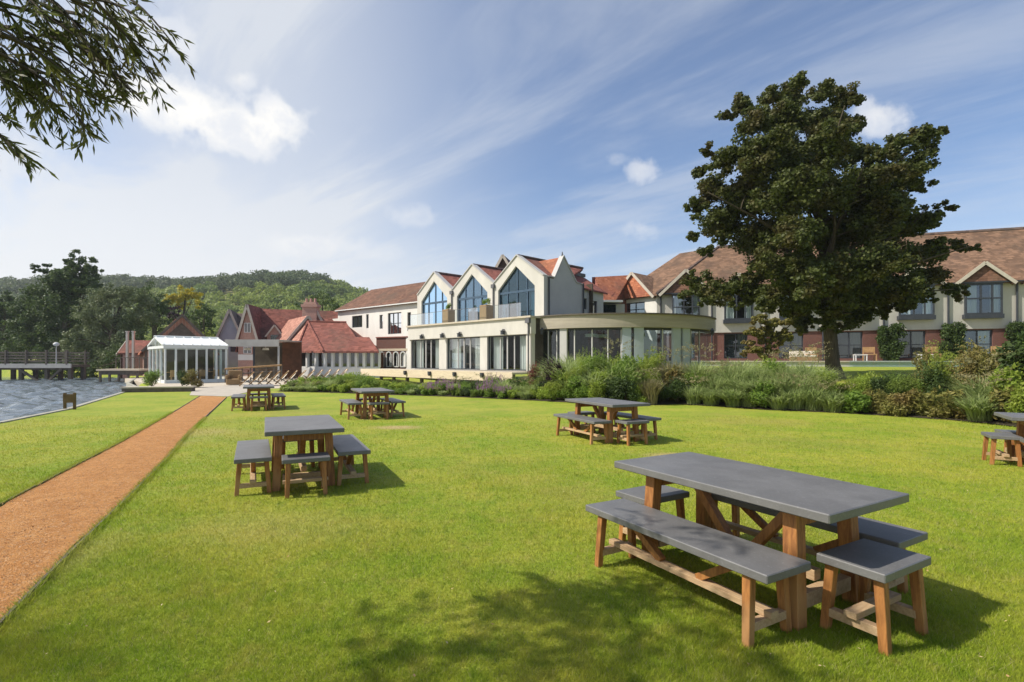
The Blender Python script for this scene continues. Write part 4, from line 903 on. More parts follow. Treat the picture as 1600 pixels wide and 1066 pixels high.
for i, (a, b, c, d) in enumerate(ups):                    # oriel windows: projecting frame box with a dark apron
    p = MB(HF); p.poly([(a, -.30, c), (b, -.30, c), (b, -.30, d), (a, -.30, d)]); p.poly([(a, -.30, c), (a, .1, c), (a, .1, d), (a, -.30, d)]); p.poly([(b, -.30, c), (b, .1, c), (b, .1, d), (b, -.30, d)])
    pane = p.build('oriel_window', M['glassoriel'], hotel); f = MB(HF)
    for u in (a, a + (b - a) * .42, a + (b - a) * .74, b): f.box(u - .05, u + .05, -.36, -.26, c, d)
    for z in (c + .04, c + (d - c) * .52, d - .04): f.box(a - .05, b + .05, -.37, -.25, z - .05, z + .05)
    f.box(a - .12, b + .12, -.42, .1, c - .34, c - .012); f.box(a - .1, b + .1, -.4, .1, d + .012, d + .1); f.build('frame', M['darkmetal'], pane)
    wavy(HF, a + .1, a + .75, -.12, c + .02, d - .03).build('curtain', M['curtain'], pane); wavy(HF, b - .65, b - .1, -.12, c + .02, d - .03).build('curtain', M['curtain'], pane)
for i, (a, b, c, d) in enumerate(dns):
    k = .5 if i in (3, 4, 6) else .3
    window(HF, hotel, a, b, c, d, .12, 2, 2, .08, 'darkmetal', 'glassoriel' if i in (5,) else 'glassdark', [(b - .8, b - .08)])
for s in [m - 2.16 for m in MODS] + [MODS[-1] + 2.16]:
    if s < S1 - .2: MB(HF).tube([(s, -.10, Z0), (s, -.10, ZEV - .05)], .07, 6).build('downpipe', M['darkmetal'], hotel)
NB = 6.2
r = MB(HF); r.slab([(S0, -.35, ZEV - .05), (S1 + .3, -.35, ZEV - .05), (S1 + .3, NB, ZR), (.55, NB, ZR)], .16); r.slab([(.55, NB, ZR), (S1 + .3, NB, ZR), (S1 + .3, 12.6, ZEV), (-3, 12.6, ZEV)], .16)
r.build('roof', M['tile_tan'], hotel)
MB(HF).tube([(.55, NB, ZR + .05), (S1 + .3, NB, ZR + .05)], .13, 6).build('ridge_tiles', M['tile_dark'], hotel); MB(HF).box(S0, S1, -.45, -.34, ZEV - .12, ZEV - .02).build('gutter', M['darkmetal'], hotel)
MB(HF).box(S0, S1, .45, .6, Z0, ZEV).build('interior', M['room'], hotel) if False else None
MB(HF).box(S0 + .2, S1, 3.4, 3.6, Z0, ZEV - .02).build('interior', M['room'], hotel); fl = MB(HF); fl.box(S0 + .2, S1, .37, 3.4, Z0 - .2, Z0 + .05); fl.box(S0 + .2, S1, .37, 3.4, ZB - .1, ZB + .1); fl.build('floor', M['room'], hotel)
def dormer(s, za, half=1.75, zb=ZEV - .1, wide=1.0, tile='tile_tan', fr=None, root=None, front='tile_brown', proj=.55):
    fr = fr or HF; root = root or hotel
    g = MB(fr); g.poly([(s - half + .1, -proj + .12, zb), (s + half - .1, -proj + .12, zb), (s, -proj + .12, za - .1)]); gg = g.build('dormer_gable', M[front], root)
    k = (ZR - ZEV) / (NB + .35); back = (za + .05 - ZEV) / k - .2
    r = MB(fr); r.slab([(s - half - .15, -proj, zb - .1), (s, -proj, za + .1), (s, back + .6, za + .1), (s - half - .15, .15, zb - .1)], .12); r.slab([(s + half + .15, -proj, zb - .1), (s, -proj, za + .1), (s, back + .6, za + .1), (s + half + .15, .15, zb - .1)], .12)
    r.build('dormer_roof', M[tile], gg)
    b = MB(fr); b.beam((s - half - .15, -proj - .04, zb - .14), (s, -proj - .04, za + .05), .05, .24); b.beam((s + half + .15, -proj - .04, zb - .14), (s, -proj - .04, za + .05), .05, .24); b.build('bargeboard', M['barge'], gg)
dormer(MODS[0], 9.55, 2.15)
for s in MODS[1:]:
    if s < S1 - 1: dormer(s, 9.0)
# left return of the wing, facing the pavilion
LF = Fr(HF.P(S0, 0, 0)[:2], DU, -1)
MB(LF).wall([(0, Z0 - .6), (4.9, Z0 - .6), (4.9, 7.45), (0, ZEV)], [hole(1.25, 3.3, 5.7, 7.05)], 0, .3).build('return_wall', M['white'], hotel); window(LF, hotel, 1.25, 3.3, 5.7, 7.05, .05, 2, 2, .09, 'darkmetal', 'glassdark')
Rg = HF.P(.55, NB, 0); tpos = Rg + Vector((DU[0], DU[1], 0)) * 4.1
b = MB(); c0 = HF.P(S0, -.35, ZEV - .05); c1 = LF.P(5.0, -.3, 7.4); pts = [c0, Vector((Rg.x, Rg.y, ZR)), Vector((tpos.x, tpos.y, ZR)), c1]; b.V = [Vector(p) for p in pts] + [Vector(p) - Vector((0, 0, .16)) for p in pts]
b.F = [[0, 1, 2, 3], [7, 6, 5, 4], [0, 4, 5, 1], [1, 5, 6, 2], [2, 6, 7, 3], [3, 7, 4, 0]]; b.build('return_roof', M['tile_tan'], hotel)
MB().tube([c0 + Vector((0, 0, .05)), Vector((Rg.x, Rg.y, ZR + .05))], .12, 5, world=True).build('valley', M['tile_dark'], hotel)
dormer(2.35, 9.75, 2.15, 7.45, fr=LF, front='tile_orange', proj=.5)
# lower orange roofed link between pavilion and wing
lk = thing('orange_roof_link', 'low link building with bright orange tile roof between grey side wall and bedroom wing', 'building', (at(950, 560, 47).x, 47, 1))
b = MB(); pts = [at(930, 433, 47), at(985, 430, 50), at(962, 469, 46), at(946, 469, 45)]; b.V = pts + [p - Vector((0, 0, .14)) for p in pts]; b.F = [[0, 1, 2, 3], [7, 6, 5, 4], [0, 4, 5, 1], [1, 5, 6, 2], [2, 6, 7, 3], [3, 7, 4, 0]]; b.build('roof', M['tile_orange'], lk)
b = MB(); pts = [at(930, 433, 47), at(946, 469, 45), at(930, 469, 47)]; b.poly(pts, True); b.poly([at(925, 433, 47.2), at(985, 433, 50.2), at(985, 500, 50.2), at(925, 500, 47.2)], True); b.build('roof_return', M['tile_red'], lk)
f = Fr(at(930, 500, 45.5)[:2], (1, 0.05), 1); b = MB(f); b.box(0, 2.6, 0, 3, .8, at(0, 475, 45.5).z); b.build('wall', M['offw'], lk); MB(f).box(-.2, 2.3, -.6, 3, at(0, 473, 45.5).z, at(0, 470, 45.5).z).build('canopy', M['whitepaint'], lk)
MB(f).box(-.1, 1.8, -.1, -.003, 4.5, at(0, 476, 45.5).z).build('window', M['glassdark'], lk)
# taller gable peeping over behind the pavilion
q = at(768, 500, 50); fk, back = house('rear_gabled_hall', 'brown timbered gable rising behind the middle of the three glazed gables', 'building', (q.x, q.y), (.93, -.2), 1, 2.4, 8, 2, 9.2, 11.5, 'oldwood', 'tile_dark', 'v', .4)

# terrace in front of the bedroom wing, with glass balustrade
tr = thing('garden_terrace', 'raised grey stone terrace with low glass balustrade before the bedroom wing', 'terrace', tuple(HF.P(10, -3.5, 1)))
MB(HF).box(-4.5, S1 + 4, -4.2, .05, .3, Z0 + .0).build('terrace_wall', M['greyw'], tr)
MB(HF).box(-4.5, S1 + 4, -4.3, .04, Z0 + .003, Z0 + .10).build('paving', M['paving'], tr)
b = MB(HF)
for i in range(19): b.box(-4.3 + i * 1.85, -4.3 + i * 1.85 + 1.78, -4.15, -4.13, Z0 - .02, Z0 + .42) if False else None
for i in range(14): b.box(9 + i * 1.6, 9 + i * 1.6 + 1.54, -4.36, -4.34, Z0 - .35, Z0 + .12)
b.build('glass_panel', M['balglass'], tr)

# ------------------------------------------------------------------ garden furniture
def taper_leg(fr, x0, y0, x1, y1, z1, w, w1=None):
    """square leg from (x0,y0) on the ground to (x1,y1) at height z1"""
    w1 = w1 or w; m = MB(fr); n = len(m.V)
    for (x, y, z, k) in ((x0, y0, 0, w / 2), (x1, y1, z1, w1 / 2)):
        m.V += [fr.P(x - k, y - k, z), fr.P(x + k, y - k, z), fr.P(x + k, y + k, z), fr.P(x - k, y + k, z)]
    m.F += [[0, 1, 2, 3], [7, 6, 5, 4], [0, 4, 5, 1], [1, 5, 6, 2], [2, 6, 7, 3], [3, 7, 4, 0]]
    return m
def make_table(L_=1.75, W_=.90):
    t = thing('garden_table', 'x', 'table'); H_ = .76
    MB().box(-L_ / 2, L_ / 2, -W_ / 2, W_ / 2, H_ - .055, H_).build('tabletop', M['concrete'], t, bevel=.006)
    xl, yl = L_ / 2 - .30, W_ / 2 - .16
    for sx in (-1, 1):
        for sy in (-1, 1): taper_leg(ID, sx * (xl + .03), sy * (yl + .03), sx * xl, sy * yl, H_ - .057, .092).build('leg', M['teak'], t, bevel=.004)
        MB().box(sx * xl - .04, sx * xl + .04, -yl + .052, yl - .052, H_ - .16, H_ - .058).build('top_rail', M['teak'], t, bevel=.003)
        MB().box(sx * (xl + .02) - .035, sx * (xl + .02) + .035, -yl + .04, yl - .04, .10, .19).build('foot_rail', M['teakpale'], t, bevel=.003)
    MB().box(-xl + .02, xl - .02, -.035, .035, .192, .262).build('stretcher', M['teakpale'], t, bevel=.003)
    for s in (-1, 1): MB().beam((s * .10, 0, .262), (s * (xl - .12), 0, H_ - .07), .07, .06).build('brace', M['teak'], t, bevel=.003)
    MB().box(-xl + .05, xl - .05, -.04, .04, H_ - .12, H_ - .058).build('top_stretcher', M['teak'], t)
    return t
def make_bench(L_=1.58, W_=.40, H_=.45, name='garden_bench', cat='bench'):
    t = thing(name, 'x', cat); short = L_ < 1
    MB().box(-L_ / 2, L_ / 2, -W_ / 2, W_ / 2, H_ - .05, H_).build('seat', M['concrete'], t, bevel=.005)
    xl, yl = L_ / 2 - (.07 if short else .15), W_ / 2 - .055
    for sx in (-1, 1):
        for sy in (-1, 1): taper_leg(ID, sx * (xl + .015), sy * (yl + .03), sx * xl, sy * yl, H_ - .052, .048, .054).build('leg', M['teak'], t, bevel=.003)
        MB().box(sx * (xl + .01) - .025, sx * (xl + .01) + .025, -yl - .01, yl + .01, .085, .135).build('cross_rail', M['teakpale'], t, bevel=.002)
    MB().box(-xl - .06, xl + .06, -.035, .035, .137, .175).build('stretcher', M['teakpale'], t, bevel=.002)
    if not short:
        for s in (-1, 1): MB().beam((s * .16, 0, .175), (s * (xl - .13), 0, H_ - .056), .05, .05).build('brace', M['teak'], t, bevel=.002)
    return t
proto_t, proto_b, proto_s = make_table(), make_bench(), make_bench(.53, .37, .45, 'garden_stool', 'stool')
SETS = [((1.677, 3.817, -1.047), 'the large set nearest the camera', 'near'), ((-2.86, 7.08, -1.13), 'the set at the left in the middle distance', 'midleft'),
        ((1.93, 10.79, -1.136), 'the set in front of the border grasses', 'midright'), ((-4.03, 15.0, -1.116), 'the far set before the pavilion deck', 'far'),
        ((-8.42, 17.35, -1.12), 'the farthest set beside the path end', 'farleft'), ((8.36, 7.65, -.53), 'the set cut by the right edge', 'right')]
used = set()
def put(proto, x, y, rz, label, group):
    o = proto if proto.name not in used else copy_tree(proto); used.add(proto.name)
    o.location = (x, y, 0); o.rotation_euler = (0, 0, rz); o['label'] = label; o['group'] = group; return o
for (x, y, th), where, key in SETS:
    c, s = math.cos(th), math.sin(th); Q = lambda u, v: (x + u * c - v * s, y + u * s + v * c)
    put(proto_t, x, y, th, 'grey topped timber table of ' + where, 'garden tables on the lawn')
    side = {'-1': 'front left long bench of ', '1': 'rear right long bench of '} if key != 'right' else {'-1': 'front long bench of ', '1': 'rear long bench of '}
    for v in (-1, 1):
        j = random.uniform(-.02, .02)
        a = Q((-.0 if key != 'near' else (-.03 if v < 0 else .06)) + j, v * .585); put(proto_b, a[0], a[1], th + random.uniform(-.02, .02), 'grey ' + side[str(v)] + where, 'long benches of the garden tables')
    for u in (-1, 1):
        vv = 0 if key != 'near' or u < 0 else .03
        a = Q(u * (.865 if key == 'near' and u > 0 else .885), vv); put(proto_s, a[0], a[1], th + math.pi / 2 + random.uniform(-.03, .03), 'short bench at the ' + ('near' if (u > 0) else 'far') + ' end of ' + where, 'short end benches of the garden tables')

# low twin-post timber marker by the water
q = gnd(109, 640); mk = thing('timber_marker', 'low twin-post timber marker standing on the river edge of the lawn', 'marker post', tuple(q)); f = Fr((q.x, q.y), (.95, .3), 1)
for u in (-.13, .13): MB(f).box(u - .035, u + .035, -.035, .035, 0, .54).build('post', M['post'], mk, bevel=.004)
MB(f).box(-.16, .16, -.06, -.037, .22, .50).build('board', M['post'], mk, bevel=.003)

# deckchairs in a row
def deckchair():
    t = thing('deckchair', 'x', 'deckchair')
    for y in (-.28, .28):
        MB().beam((-.42, y, .02), (.38, y, .86), .03, .045).build('long_rail', M['chairwood'], t); MB().beam((-.30, y * .9, .50), (.42, y * .9, .02), .03, .045).build('short_rail', M['oldwood'], t)
    MB().tube([(.38, -.3, .86), (.38, .3, .86)], .02, 6).build('top_bar', M['chairwood'], t); MB().tube([(-.34, -.3, .30), (-.34, .3, .30)], .02, 6).build('front_bar', M['chairwood'], t)
    n = 12; P = []
    for i in range(n + 1):
        s = i / n; x = -.34 + .72 * s; z = .32 + .54 * s - .26 * math.sin(math.pi * s) * (1 - .35 * s); P.append((x, z))
    m = MB()
    for a, b in zip(P, P[1:]): m.poly([(a[0], -.26, a[1]), (b[0], -.26, b[1]), (b[0], .26, b[1]), (a[0], .26, a[1])])
    m.build('canvas', M['canvas'], t); return t
dc = deckchair(); ORD = ['nearest', 'second', 'third', 'fourth', 'fifth', 'sixth', 'seventh', 'eighth', 'ninth', 'tenth', 'eleventh', 'twelfth']
for i in range(12):
    o = dc if i == 0 else copy_tree(dc); px = 386 + 14 * i - .05 * i * i; a = at(px, 0, 31.8 + .52 * i); o.location = (a.x, a.y, .02 + .006 * i); o.rotation_euler = (0, 0, .50)
    o['label'] = 'cream canvas deckchair, ' + ORD[i] + (' of the row from the glasshouse end' if i else ' the glasshouse in the long row'); o['group'] = 'deckchairs in a row before the restaurant'

# footbridge, landing stage on the river
br = thing('footbridge', 'dark timber footbridge with slatted railing over the river at far left', 'bridge', (at(0, 0, 50).x, 50, 1)); f = Fr(at(-60, 0, 50)[:2], (1, .0), 1); Lb = at(112, 0, 50).x - at(-60, 0, 50).x
zd = at(0, 570, 50).z
MB(f).box(0, Lb, 0, 2.2, zd - .25, zd).build('deck', M['oldwood'], br); MB(f).box(0, Lb, -.12, -.003, zd - .32, zd + .10).build('edge_beam', M['awning'], br)
for vv in (-.05, 2.1):
    r = MB(f)
    for z in (.35, .62, .89, 1.16): r.box(0, Lb, vv - .03, vv + .03, zd + z - .07, zd + z + .07)
    r.build('railing', M['oldwood'], br); p = MB(f); u = .4
    while u < Lb: p.box(u - .07, u + .07, vv - .08, vv + .08, zd, zd + 1.4); u += 1.95
    p.build('railing_posts', M['oldwood'], br)['kind'] = 'stuff'
tt = MB(f)
for u in (3.2, 5.4, 7.9, Lb - .4): tt.box(u - .15, u + .15, .2, .5, -2, zd - .26); tt.box(u - .15, u + .15, 1.7, 2.0, -2, zd - .26)
tt.beam((5.2, .1, zd - .3), (7.6, .1, -.6), .16, .2); tt.beam((9.6, .1, zd - .3), (8.0, .1, -.6), .16, .2); tt.beam((3.0, .35, zd - .4), (Lb - .3, .35, zd - .4), .2, .2); tt.build('trestle', M['oldwood'], br)
ls = thing('landing_stage', 'pale boarded landing stage on dark piles beside the riverside cottage', 'jetty', tuple(at(185, 580, 46))); f = Fr(at(150, 0, 46)[:2], (1, .05), 1); Ll = at(215, 0, 46).x - at(150, 0, 46).x; z = at(0, 577, 46).z
MB(f).box(0, Ll, 0, 2.5, z - .15, z).build('boards', M['pinkst'], ls); MB(f).box(.1, Ll - .1, .15, 2.4, z - .5, z - .16).build('bearers', M['oldwood'], ls)
p = MB(f)
for i in range(5): p.box(.2 + i * (Ll - .5) / 4, .35 + i * (Ll - .5) / 4, .05, .2, -1.5, z - .5)
p.build('piles', M['oldwood'], ls)
r = MB(f); u = .1
while u < Ll: r.box(u - .03, u + .03, 2.3, 2.36, z, z + 1.0); u += .42
r.box(0, Ll, 2.28, 2.38, z + 1.0, z + 1.06); r.build('fence', M['oldwood'], ls)
lw = thing('riverside_wall', 'low dark stone wall at the end of the lawn below the glasshouse', 'wall', tuple(gnd(240, 613))); a = gnd(190, 613.5); b = gnd(300, 612); f = Fr(a[:2], (b.x - a.x, b.y - a.y), 1)
MB(f).box(0, (b - a).length, 0, .5, -.6, .20).build('wall', M['oldwood'], lw); MB(f).box(-.05, (b - a).length + .05, -.05, .55, .202, .27).build('coping', M['stone'], lw)
# quay wall under glasshouse terrace
a = gnd(215, 607); q1 = at(150, 0, 41)
f = Fr((-21.2, 29.4), (-.50, .866), -1)
qy = thing('terrace_quay', 'stone quay holding up the terrace beside the river', 'wall', (-24, 33, -1))
qy_m = MB(); qp = [(-19.4, 26.6), (-18.0, 27.0), (-13, 30), (-12, 45), (-24, 60), (-36, 56), (-35, 47), (-27, 38), (-24.3, 35.4)]
n = len(qp); qy_m.V = [Vector((x, y, .0)) for x, y in qp] + [Vector((x, y, -1.5)) for x, y in qp]; qy_m.F = [list(range(n)), list(range(2 * n - 1, n - 1, -1))] + [[i, n + i, n + (i + 1) % n, (i + 1) % n] for i in range(n)]
qy_m.build('quay_wall', M['stone'], qy)
# lamp post near the bridge
q = at(88, 566, 49); lp_ = thing('lamp_post', 'slim pale lamp post with round head beside the footbridge', 'lamp post', tuple(q)); MB().tube([(q.x, q.y, q.z - .2), (q.x, q.y, q.z + 1.5)], [.05, .035], 6, world=True).build('pole', M['greyw'], lp_)
m = MB(); m.tube([(q.x, q.y, q.z + 1.5 + .18 * (1 - math.cos(t))) for t in np.linspace(.05, math.pi - .05, 8)], [.24 * math.sin(t) + .01 for t in np.linspace(.05, math.pi - .05, 8)], 10, world=True); m.build('lamp_head', M['whitepaint'], lp_, smooth=True)

# terrace chairs and tables by the bedroom wing
def tchair():
    t = thing('terrace_chair', 'x', 'chair'); MB().box(-.28, .28, -.26, .26, .40, .46).build('seat', M['chairwood'], t)
    for x in (-.25, .25):
        for y in (-.23, .23): MB().box(x - .025, x + .025, y - .025, y + .025, 0, .399 if y < 0 else .92).build('leg', M['chairwood'], t)
    MB().box(-.222, .222, .215, .245, .55, .92).build('backrest', M['chairwood'], t); return t
def ttable():
    t = thing('terrace_side_table', 'x', 'table'); MB().box(-.42, .42, -.32, .32, .44, .50).build('table_top', M['whitepaint'], t)
    for x in (-.37, .37):
        for y in (-.27, .27): MB().box(x - .03, x + .03, y - .03, y + .03, 0, .439).build('leg', M['whitepaint'], t)
    return t
c0_, t0_ = tchair(), ttable(); zT = Z0 + .10
for i, (px, lab) in enumerate([(1359, 'light wooden chair on the terrace, left of the left ivy column'), (1458, 'light wooden chair on the terrace between the two tall ivy columns'), (1562, 'light wooden chair on the terrace near the right edge'), (1268, 'light wooden chair on the terrace left of the big tree trunk')]):
    o = c0_ if i == 0 else copy_tree(c0_); u = HF.u_px(px, -1.3); p = HF.P(u, -1.3, zT); o.location = p; o.rotation_euler = (0, 0, -.35); o.scale = (1.5, 1.2, 1.2); o['label'] = lab; o['group'] = 'terrace chairs'
for i, (px, lab) in enumerate([(1344, 'small white table on the terrace between trunk and left ivy column'), (1446, 'small white table in front of the middle patio door'), (1541, 'small white table on the terrace near the right edge')]):
    o = t0_ if i == 0 else copy_tree(t0_); p = HF.P(HF.u_px(px, -1.9), -1.9, zT); o.location = p; o.rotation_euler = (0, 0, -.3); o['label'] = lab; o['group'] = 'terrace side tables'
p = HF.P(HF.u_px(1255, -1.5), -1.5, zT); so = thing('terrace_sofa', 'pale cushioned sofa on the terrace left of the big tree trunk', 'sofa', tuple(p)); f = Fr(p[:2], (.954, -.3), 1)
MB(f).box(-.95, .95, -.35, .35, zT, zT + .32).build('base', M['wicker'], so); MB(f).box(-.93, .93, -.36, .30, zT + .323, zT + .47).build('seat_cushion', M['canvas'], so, bevel=.03); MB(f).box(-.95, .95, .303, .48, zT + .2, zT + .80).build('backrest', M['canvas'], so, bevel=.04)
# wicker chair by glasshouse
q = gnd(366, 602); q.z = 0; wc = thing('wicker_armchair', 'tan wicker armchair beside the right end of the glasshouse', 'armchair', tuple(q)); f = Fr(q[:2], (1, .3), 1)
MB(f).box(-.4, .4, -.4, .4, .05, .42).build('seat', M['wicker'], wc, bevel=.04); MB(f).box(-.4, .4, .28, .42, .421, .95).build('backrest', M['wicker'], wc, bevel=.04)
for s in (-1, 1): MB(f).box(s * .36 - .07, s * .36 + .07, -.4, .27, .421, .66).build('armrest', M['wicker'], wc, bevel=.03)

# ------------------------------------------------------------------ foliage
def leaf_cloud(cent, L_, W_, tilt=1.0, droop=0.0, nrm=None, jit=.7):
    """diamond leaves, one per row of cent"""
    n = len(cent); d = RNG.normal(size=(n, 3)); d[:, 2] = d[:, 2] * tilt - droop; d /= np.linalg.norm(d, axis=1)[:, None]
    e = RNG.normal(size=(n, 3)) if nrm is None else np.cross(nrm + RNG.normal(size=(n, 3)) * jit, d); e -= (e * d).sum(1)[:, None] * d; e /= np.linalg.norm(e, axis=1)[:, None] + 1e-9
    s = (.7 + .6 * RNG.random(n))[:, None]; a = d * L_ / 2 * s; b = e * W_ / 2 * s
    V = np.stack([cent - a, cent + b - a * .1, cent + a, cent - b - a * .1], 1).reshape(-1, 3); return V, np.arange(4 * n).reshape(-1, 4)
def ball_points(c, r, n, shell=.55, squash=(1, 1, 1)):
    d = RNG.normal(size=(n, 3)); d /= np.linalg.norm(d, axis=1)[:, None]; k = (shell + (1 - shell) * RNG.random(n)) ** 1.0
    return np.array(c) + d * (np.array(squash) * r) * k[:, None]
def crown(name, clumps, per, L_, W_, m, parent, shell=.5, sub=7, tilt=.8, droop=0., ta=.28, tb_=.5):
    """clumps: (x,y,z,r); every clump is broken into sub-tufts so the outline is uneven"""
    pts = []; nr = []
    for (x, y, z, r) in clumps:
        k = max(3, int(sub * (r / np.mean([c[3] for c in clumps])))); sc = ball_points((x, y, z), r, k, .35, (1, 1, .85))
        for c in sc: q = ball_points(c, r * RNG.uniform(ta, tb_), max(4, int(per * (r ** 1.6) / k)), .3, (1, 1, .75)); pts.append(q); g = q - c; g /= np.linalg.norm(g, axis=1)[:, None] + 1e-6; g[:, 2] += .35; nr.append(g)
    P = np.concatenate(pts); V, F = leaf_cloud(P, L_, W_, tilt, droop, np.concatenate(nr)); return np_mesh(name, V, F, M[m], parent, RNG.random(len(F)))
def limb(m, a, b, r0, r1, bend=.12, n=6, seg=7):
    a = Vector(a); b = Vector(b); l = (b - a).length; side = Vector((random.uniform(-1, 1), random.uniform(-1, 1), random.uniform(0, .8))) * l * bend; pts = []; rad = []
    for i in range(seg + 1): t = i / seg; p = a.lerp(b, t) + side * math.sin(math.pi * t) * (1 - t * .5); pts.append(p); rad.append(r0 + (r1 - r0) * t ** .8)
    m.tube(pts, rad, n, world=True); return pts
# the big maple
TY = 24.0; tb = at(1305, 597, TY)
maple = thing('maple_tree', 'large dark-leaved maple with broad uneven crown standing behind the border', 'tree', tuple(tb))
OUT = [(1245, 128, 16), (1240, 150, 24), (1285, 142, 20), (1322, 152, 22), (1340, 158, 12), (1205, 150, 18), (1160, 165, 18), (1140, 178, 16), (1180, 190, 28), (1228, 190, 34), (1285, 190, 34), (1325, 195, 20), (1215, 225, 34), (1165, 235, 26),
       (1105, 236, 14), (1128, 252, 22), (1190, 262, 38), (1250, 255, 38), (1302, 245, 34), (1345, 238, 22), (1372, 250, 24), (1405, 228, 22), (1440, 210, 20), (1464, 203, 13), (1455, 232, 16), (1425, 262, 28), (1395, 285, 34),
       (1092, 272, 14), (1112, 296, 26), (1160, 310, 36), (1220, 310, 42), (1285, 300, 42), (1345, 300, 42), (1400, 320, 32), (1438, 290, 16), (1088, 325, 18), (1122, 345, 32), (1180, 362, 40), (1245, 365, 40), (1310, 360, 42), (1370, 355, 40), (1420, 350, 28), (1452, 340, 20), (1476, 328, 14),
       (1082, 372, 12), (1100, 392, 14), (1128, 372, 16), (1195, 410, 30), (1255, 420, 36), (1320, 420, 38), (1380, 410, 36), (1430, 398, 28), (1470, 388, 20), (1503, 382, 15), (1522, 386, 9),
       (1080, 436, 16), (1072, 462, 14), (1105, 446, 22), (1140, 452, 20), (1170, 440, 22), (1215, 462, 22), (1265, 468, 26), (1320, 465, 32), (1372, 452, 34), (1420, 440, 30), (1462, 430, 20), (1490, 452, 15), (1505, 462, 9), (1450, 462, 16), (1100, 472, 10), (1255, 500, 16), (1285, 505, 16), (1335, 495, 20), (1225, 490, 14), (1385, 486, 14), (1404, 478, 12), (1200, 475, 18), (1180, 462, 18), (1245, 485, 20), (1300, 485, 24), (1350, 478, 22), (1275, 440, 34), (1340, 435, 34), (1230, 430, 30), (1410, 470, 18), (1430, 468, 16), (1310, 512, 12), (1260, 515, 10), (1150, 475, 12), (1125, 470, 14), (1360, 330, 34), (1300, 215, 30), (1270, 270, 34)]
cl = []
for px, py, r in OUT:
    for k in range(1 if r < 18 else (2 if r < 30 else 3)):
        dep = TY + random.uniform(-1, 1) * (.6 + 4.2 * min(r, 40) / 40 * (1 - abs(px - 1290) / 330)) ; q = at(px + random.uniform(-.25, .25) * r * (k > 0), py + random.uniform(-.25, .25) * r * (k > 0), dep); cl.append((q.x, q.y, q.z, r * dep / FPX * (1.0 if k == 0 else .85)))
crown('crown', cl, 2200, .135, .11, 'leaf_maple', maple, .3, 15, .55, 0, .32, .56)
tm = MB(); top = at(1296, 500, TY)
tpts = [Vector((tb.x, tb.y, tb.z - .3)), tb + Vector((0, 0, .25)), at(1301, 570, TY), at(1298, 530, TY), at(1294, 490, TY), at(1290, 440, TY), at(1285, 380, TY), at(1275, 300, TY), at(1262, 220, TY)]
tm.tube(tpts, [.60, .40, .30, .27, .28, .22, .17, .12, .05], 12, world=True)
for px, py, r in [(1250, 470, 1), (1200, 430, 1), (1120, 440, 1), (1150, 350, 1), (1105, 300, 1), (1180, 250, 1), (1160, 180, 1), (1240, 150, 1), (1320, 165, 1), (1350, 260, 1), (1420, 240, 1), (1450, 215, 1), (1400, 330, 1), (1470, 335, 1), (1450, 400, 1), (1515, 385, 1), (1430, 450, 1), (1490, 452, 1), (1360, 450, 1), (1330, 490, 1), (1215, 330, 1), (1300, 300, 1), (1080, 455, 1)]:
    e_ = at(px, py, TY + random.uniform(-3, 3)); t = min(.93, max(.15, (tpts[4].z + 1.0 + (e_.z - tpts[4].z) * .45 - tpts[3].z) / (tpts[8].z - tpts[3].z)));
    k = 3 + t * 5; i = int(k); s = tpts[i].lerp(tpts[min(i + 1, 8)], k - i); s = s - Vector((0, 0, .3)); pts = limb(tm, s, e_, .15 * (1.1 - t * .7), .02, .08)
    for j in (3, 5): 
        p = pts[j]; limb(tm, p, p + Vector((random.uniform(-1.2, 1.2), random.uniform(-1.2, 1.2), random.uniform(.1, 1.2))), .035, .01, .1, 5, 4)
tm.build('trunk', M['bark'], maple, smooth=True)

def tree(name, label, px, base_py, Y, clpx, m, leaf=.22, per=300, sub=8, trunkr=.3, group=None, cat='tree', depth=.5, tilt=.8, droop=0., zb=None):
    q = at(px, base_py, Y); zb = q.z if zb is None else zb; q.z = zb; t = thing(name, label, cat, tuple(q), group=group); cl = []
    for (a, b, r) in clpx:
        n = 2 if r > 16 else 1
        for k in range(n): dd = Y + random.uniform(-1, 1) * depth * r * Y / FPX * 1.5; p = at(a, b, dd); cl.append((p.x, p.y, p.z, r * dd / FPX))
    crown('crown', cl, per * 4.6, leaf * .62, leaf * .45, m, t, .4, sub, tilt, droop)
    tk = MB(); topc = max(cl, key=lambda c: c[2]); mid = Vector((q.x + (topc[0] - q.x) * .4, Y, zb + (topc[2] - zb) * .5)); tk.tube([Vector((q.x, Y, zb - .3)), q.lerp(mid, .5), mid, Vector((topc[0], topc[1], topc[2]))], [trunkr * 1.3, trunkr, trunkr * .7, trunkr * .1], 8, world=True)
    for c in random.sample(cl, min(7, len(cl))): limb(tk, mid.lerp(q, random.uniform(0, .4)), c[:3], trunkr * .35, .03, .1, 5, 4)
    tk.build('trunk', M['bark'], t, smooth=True); return t
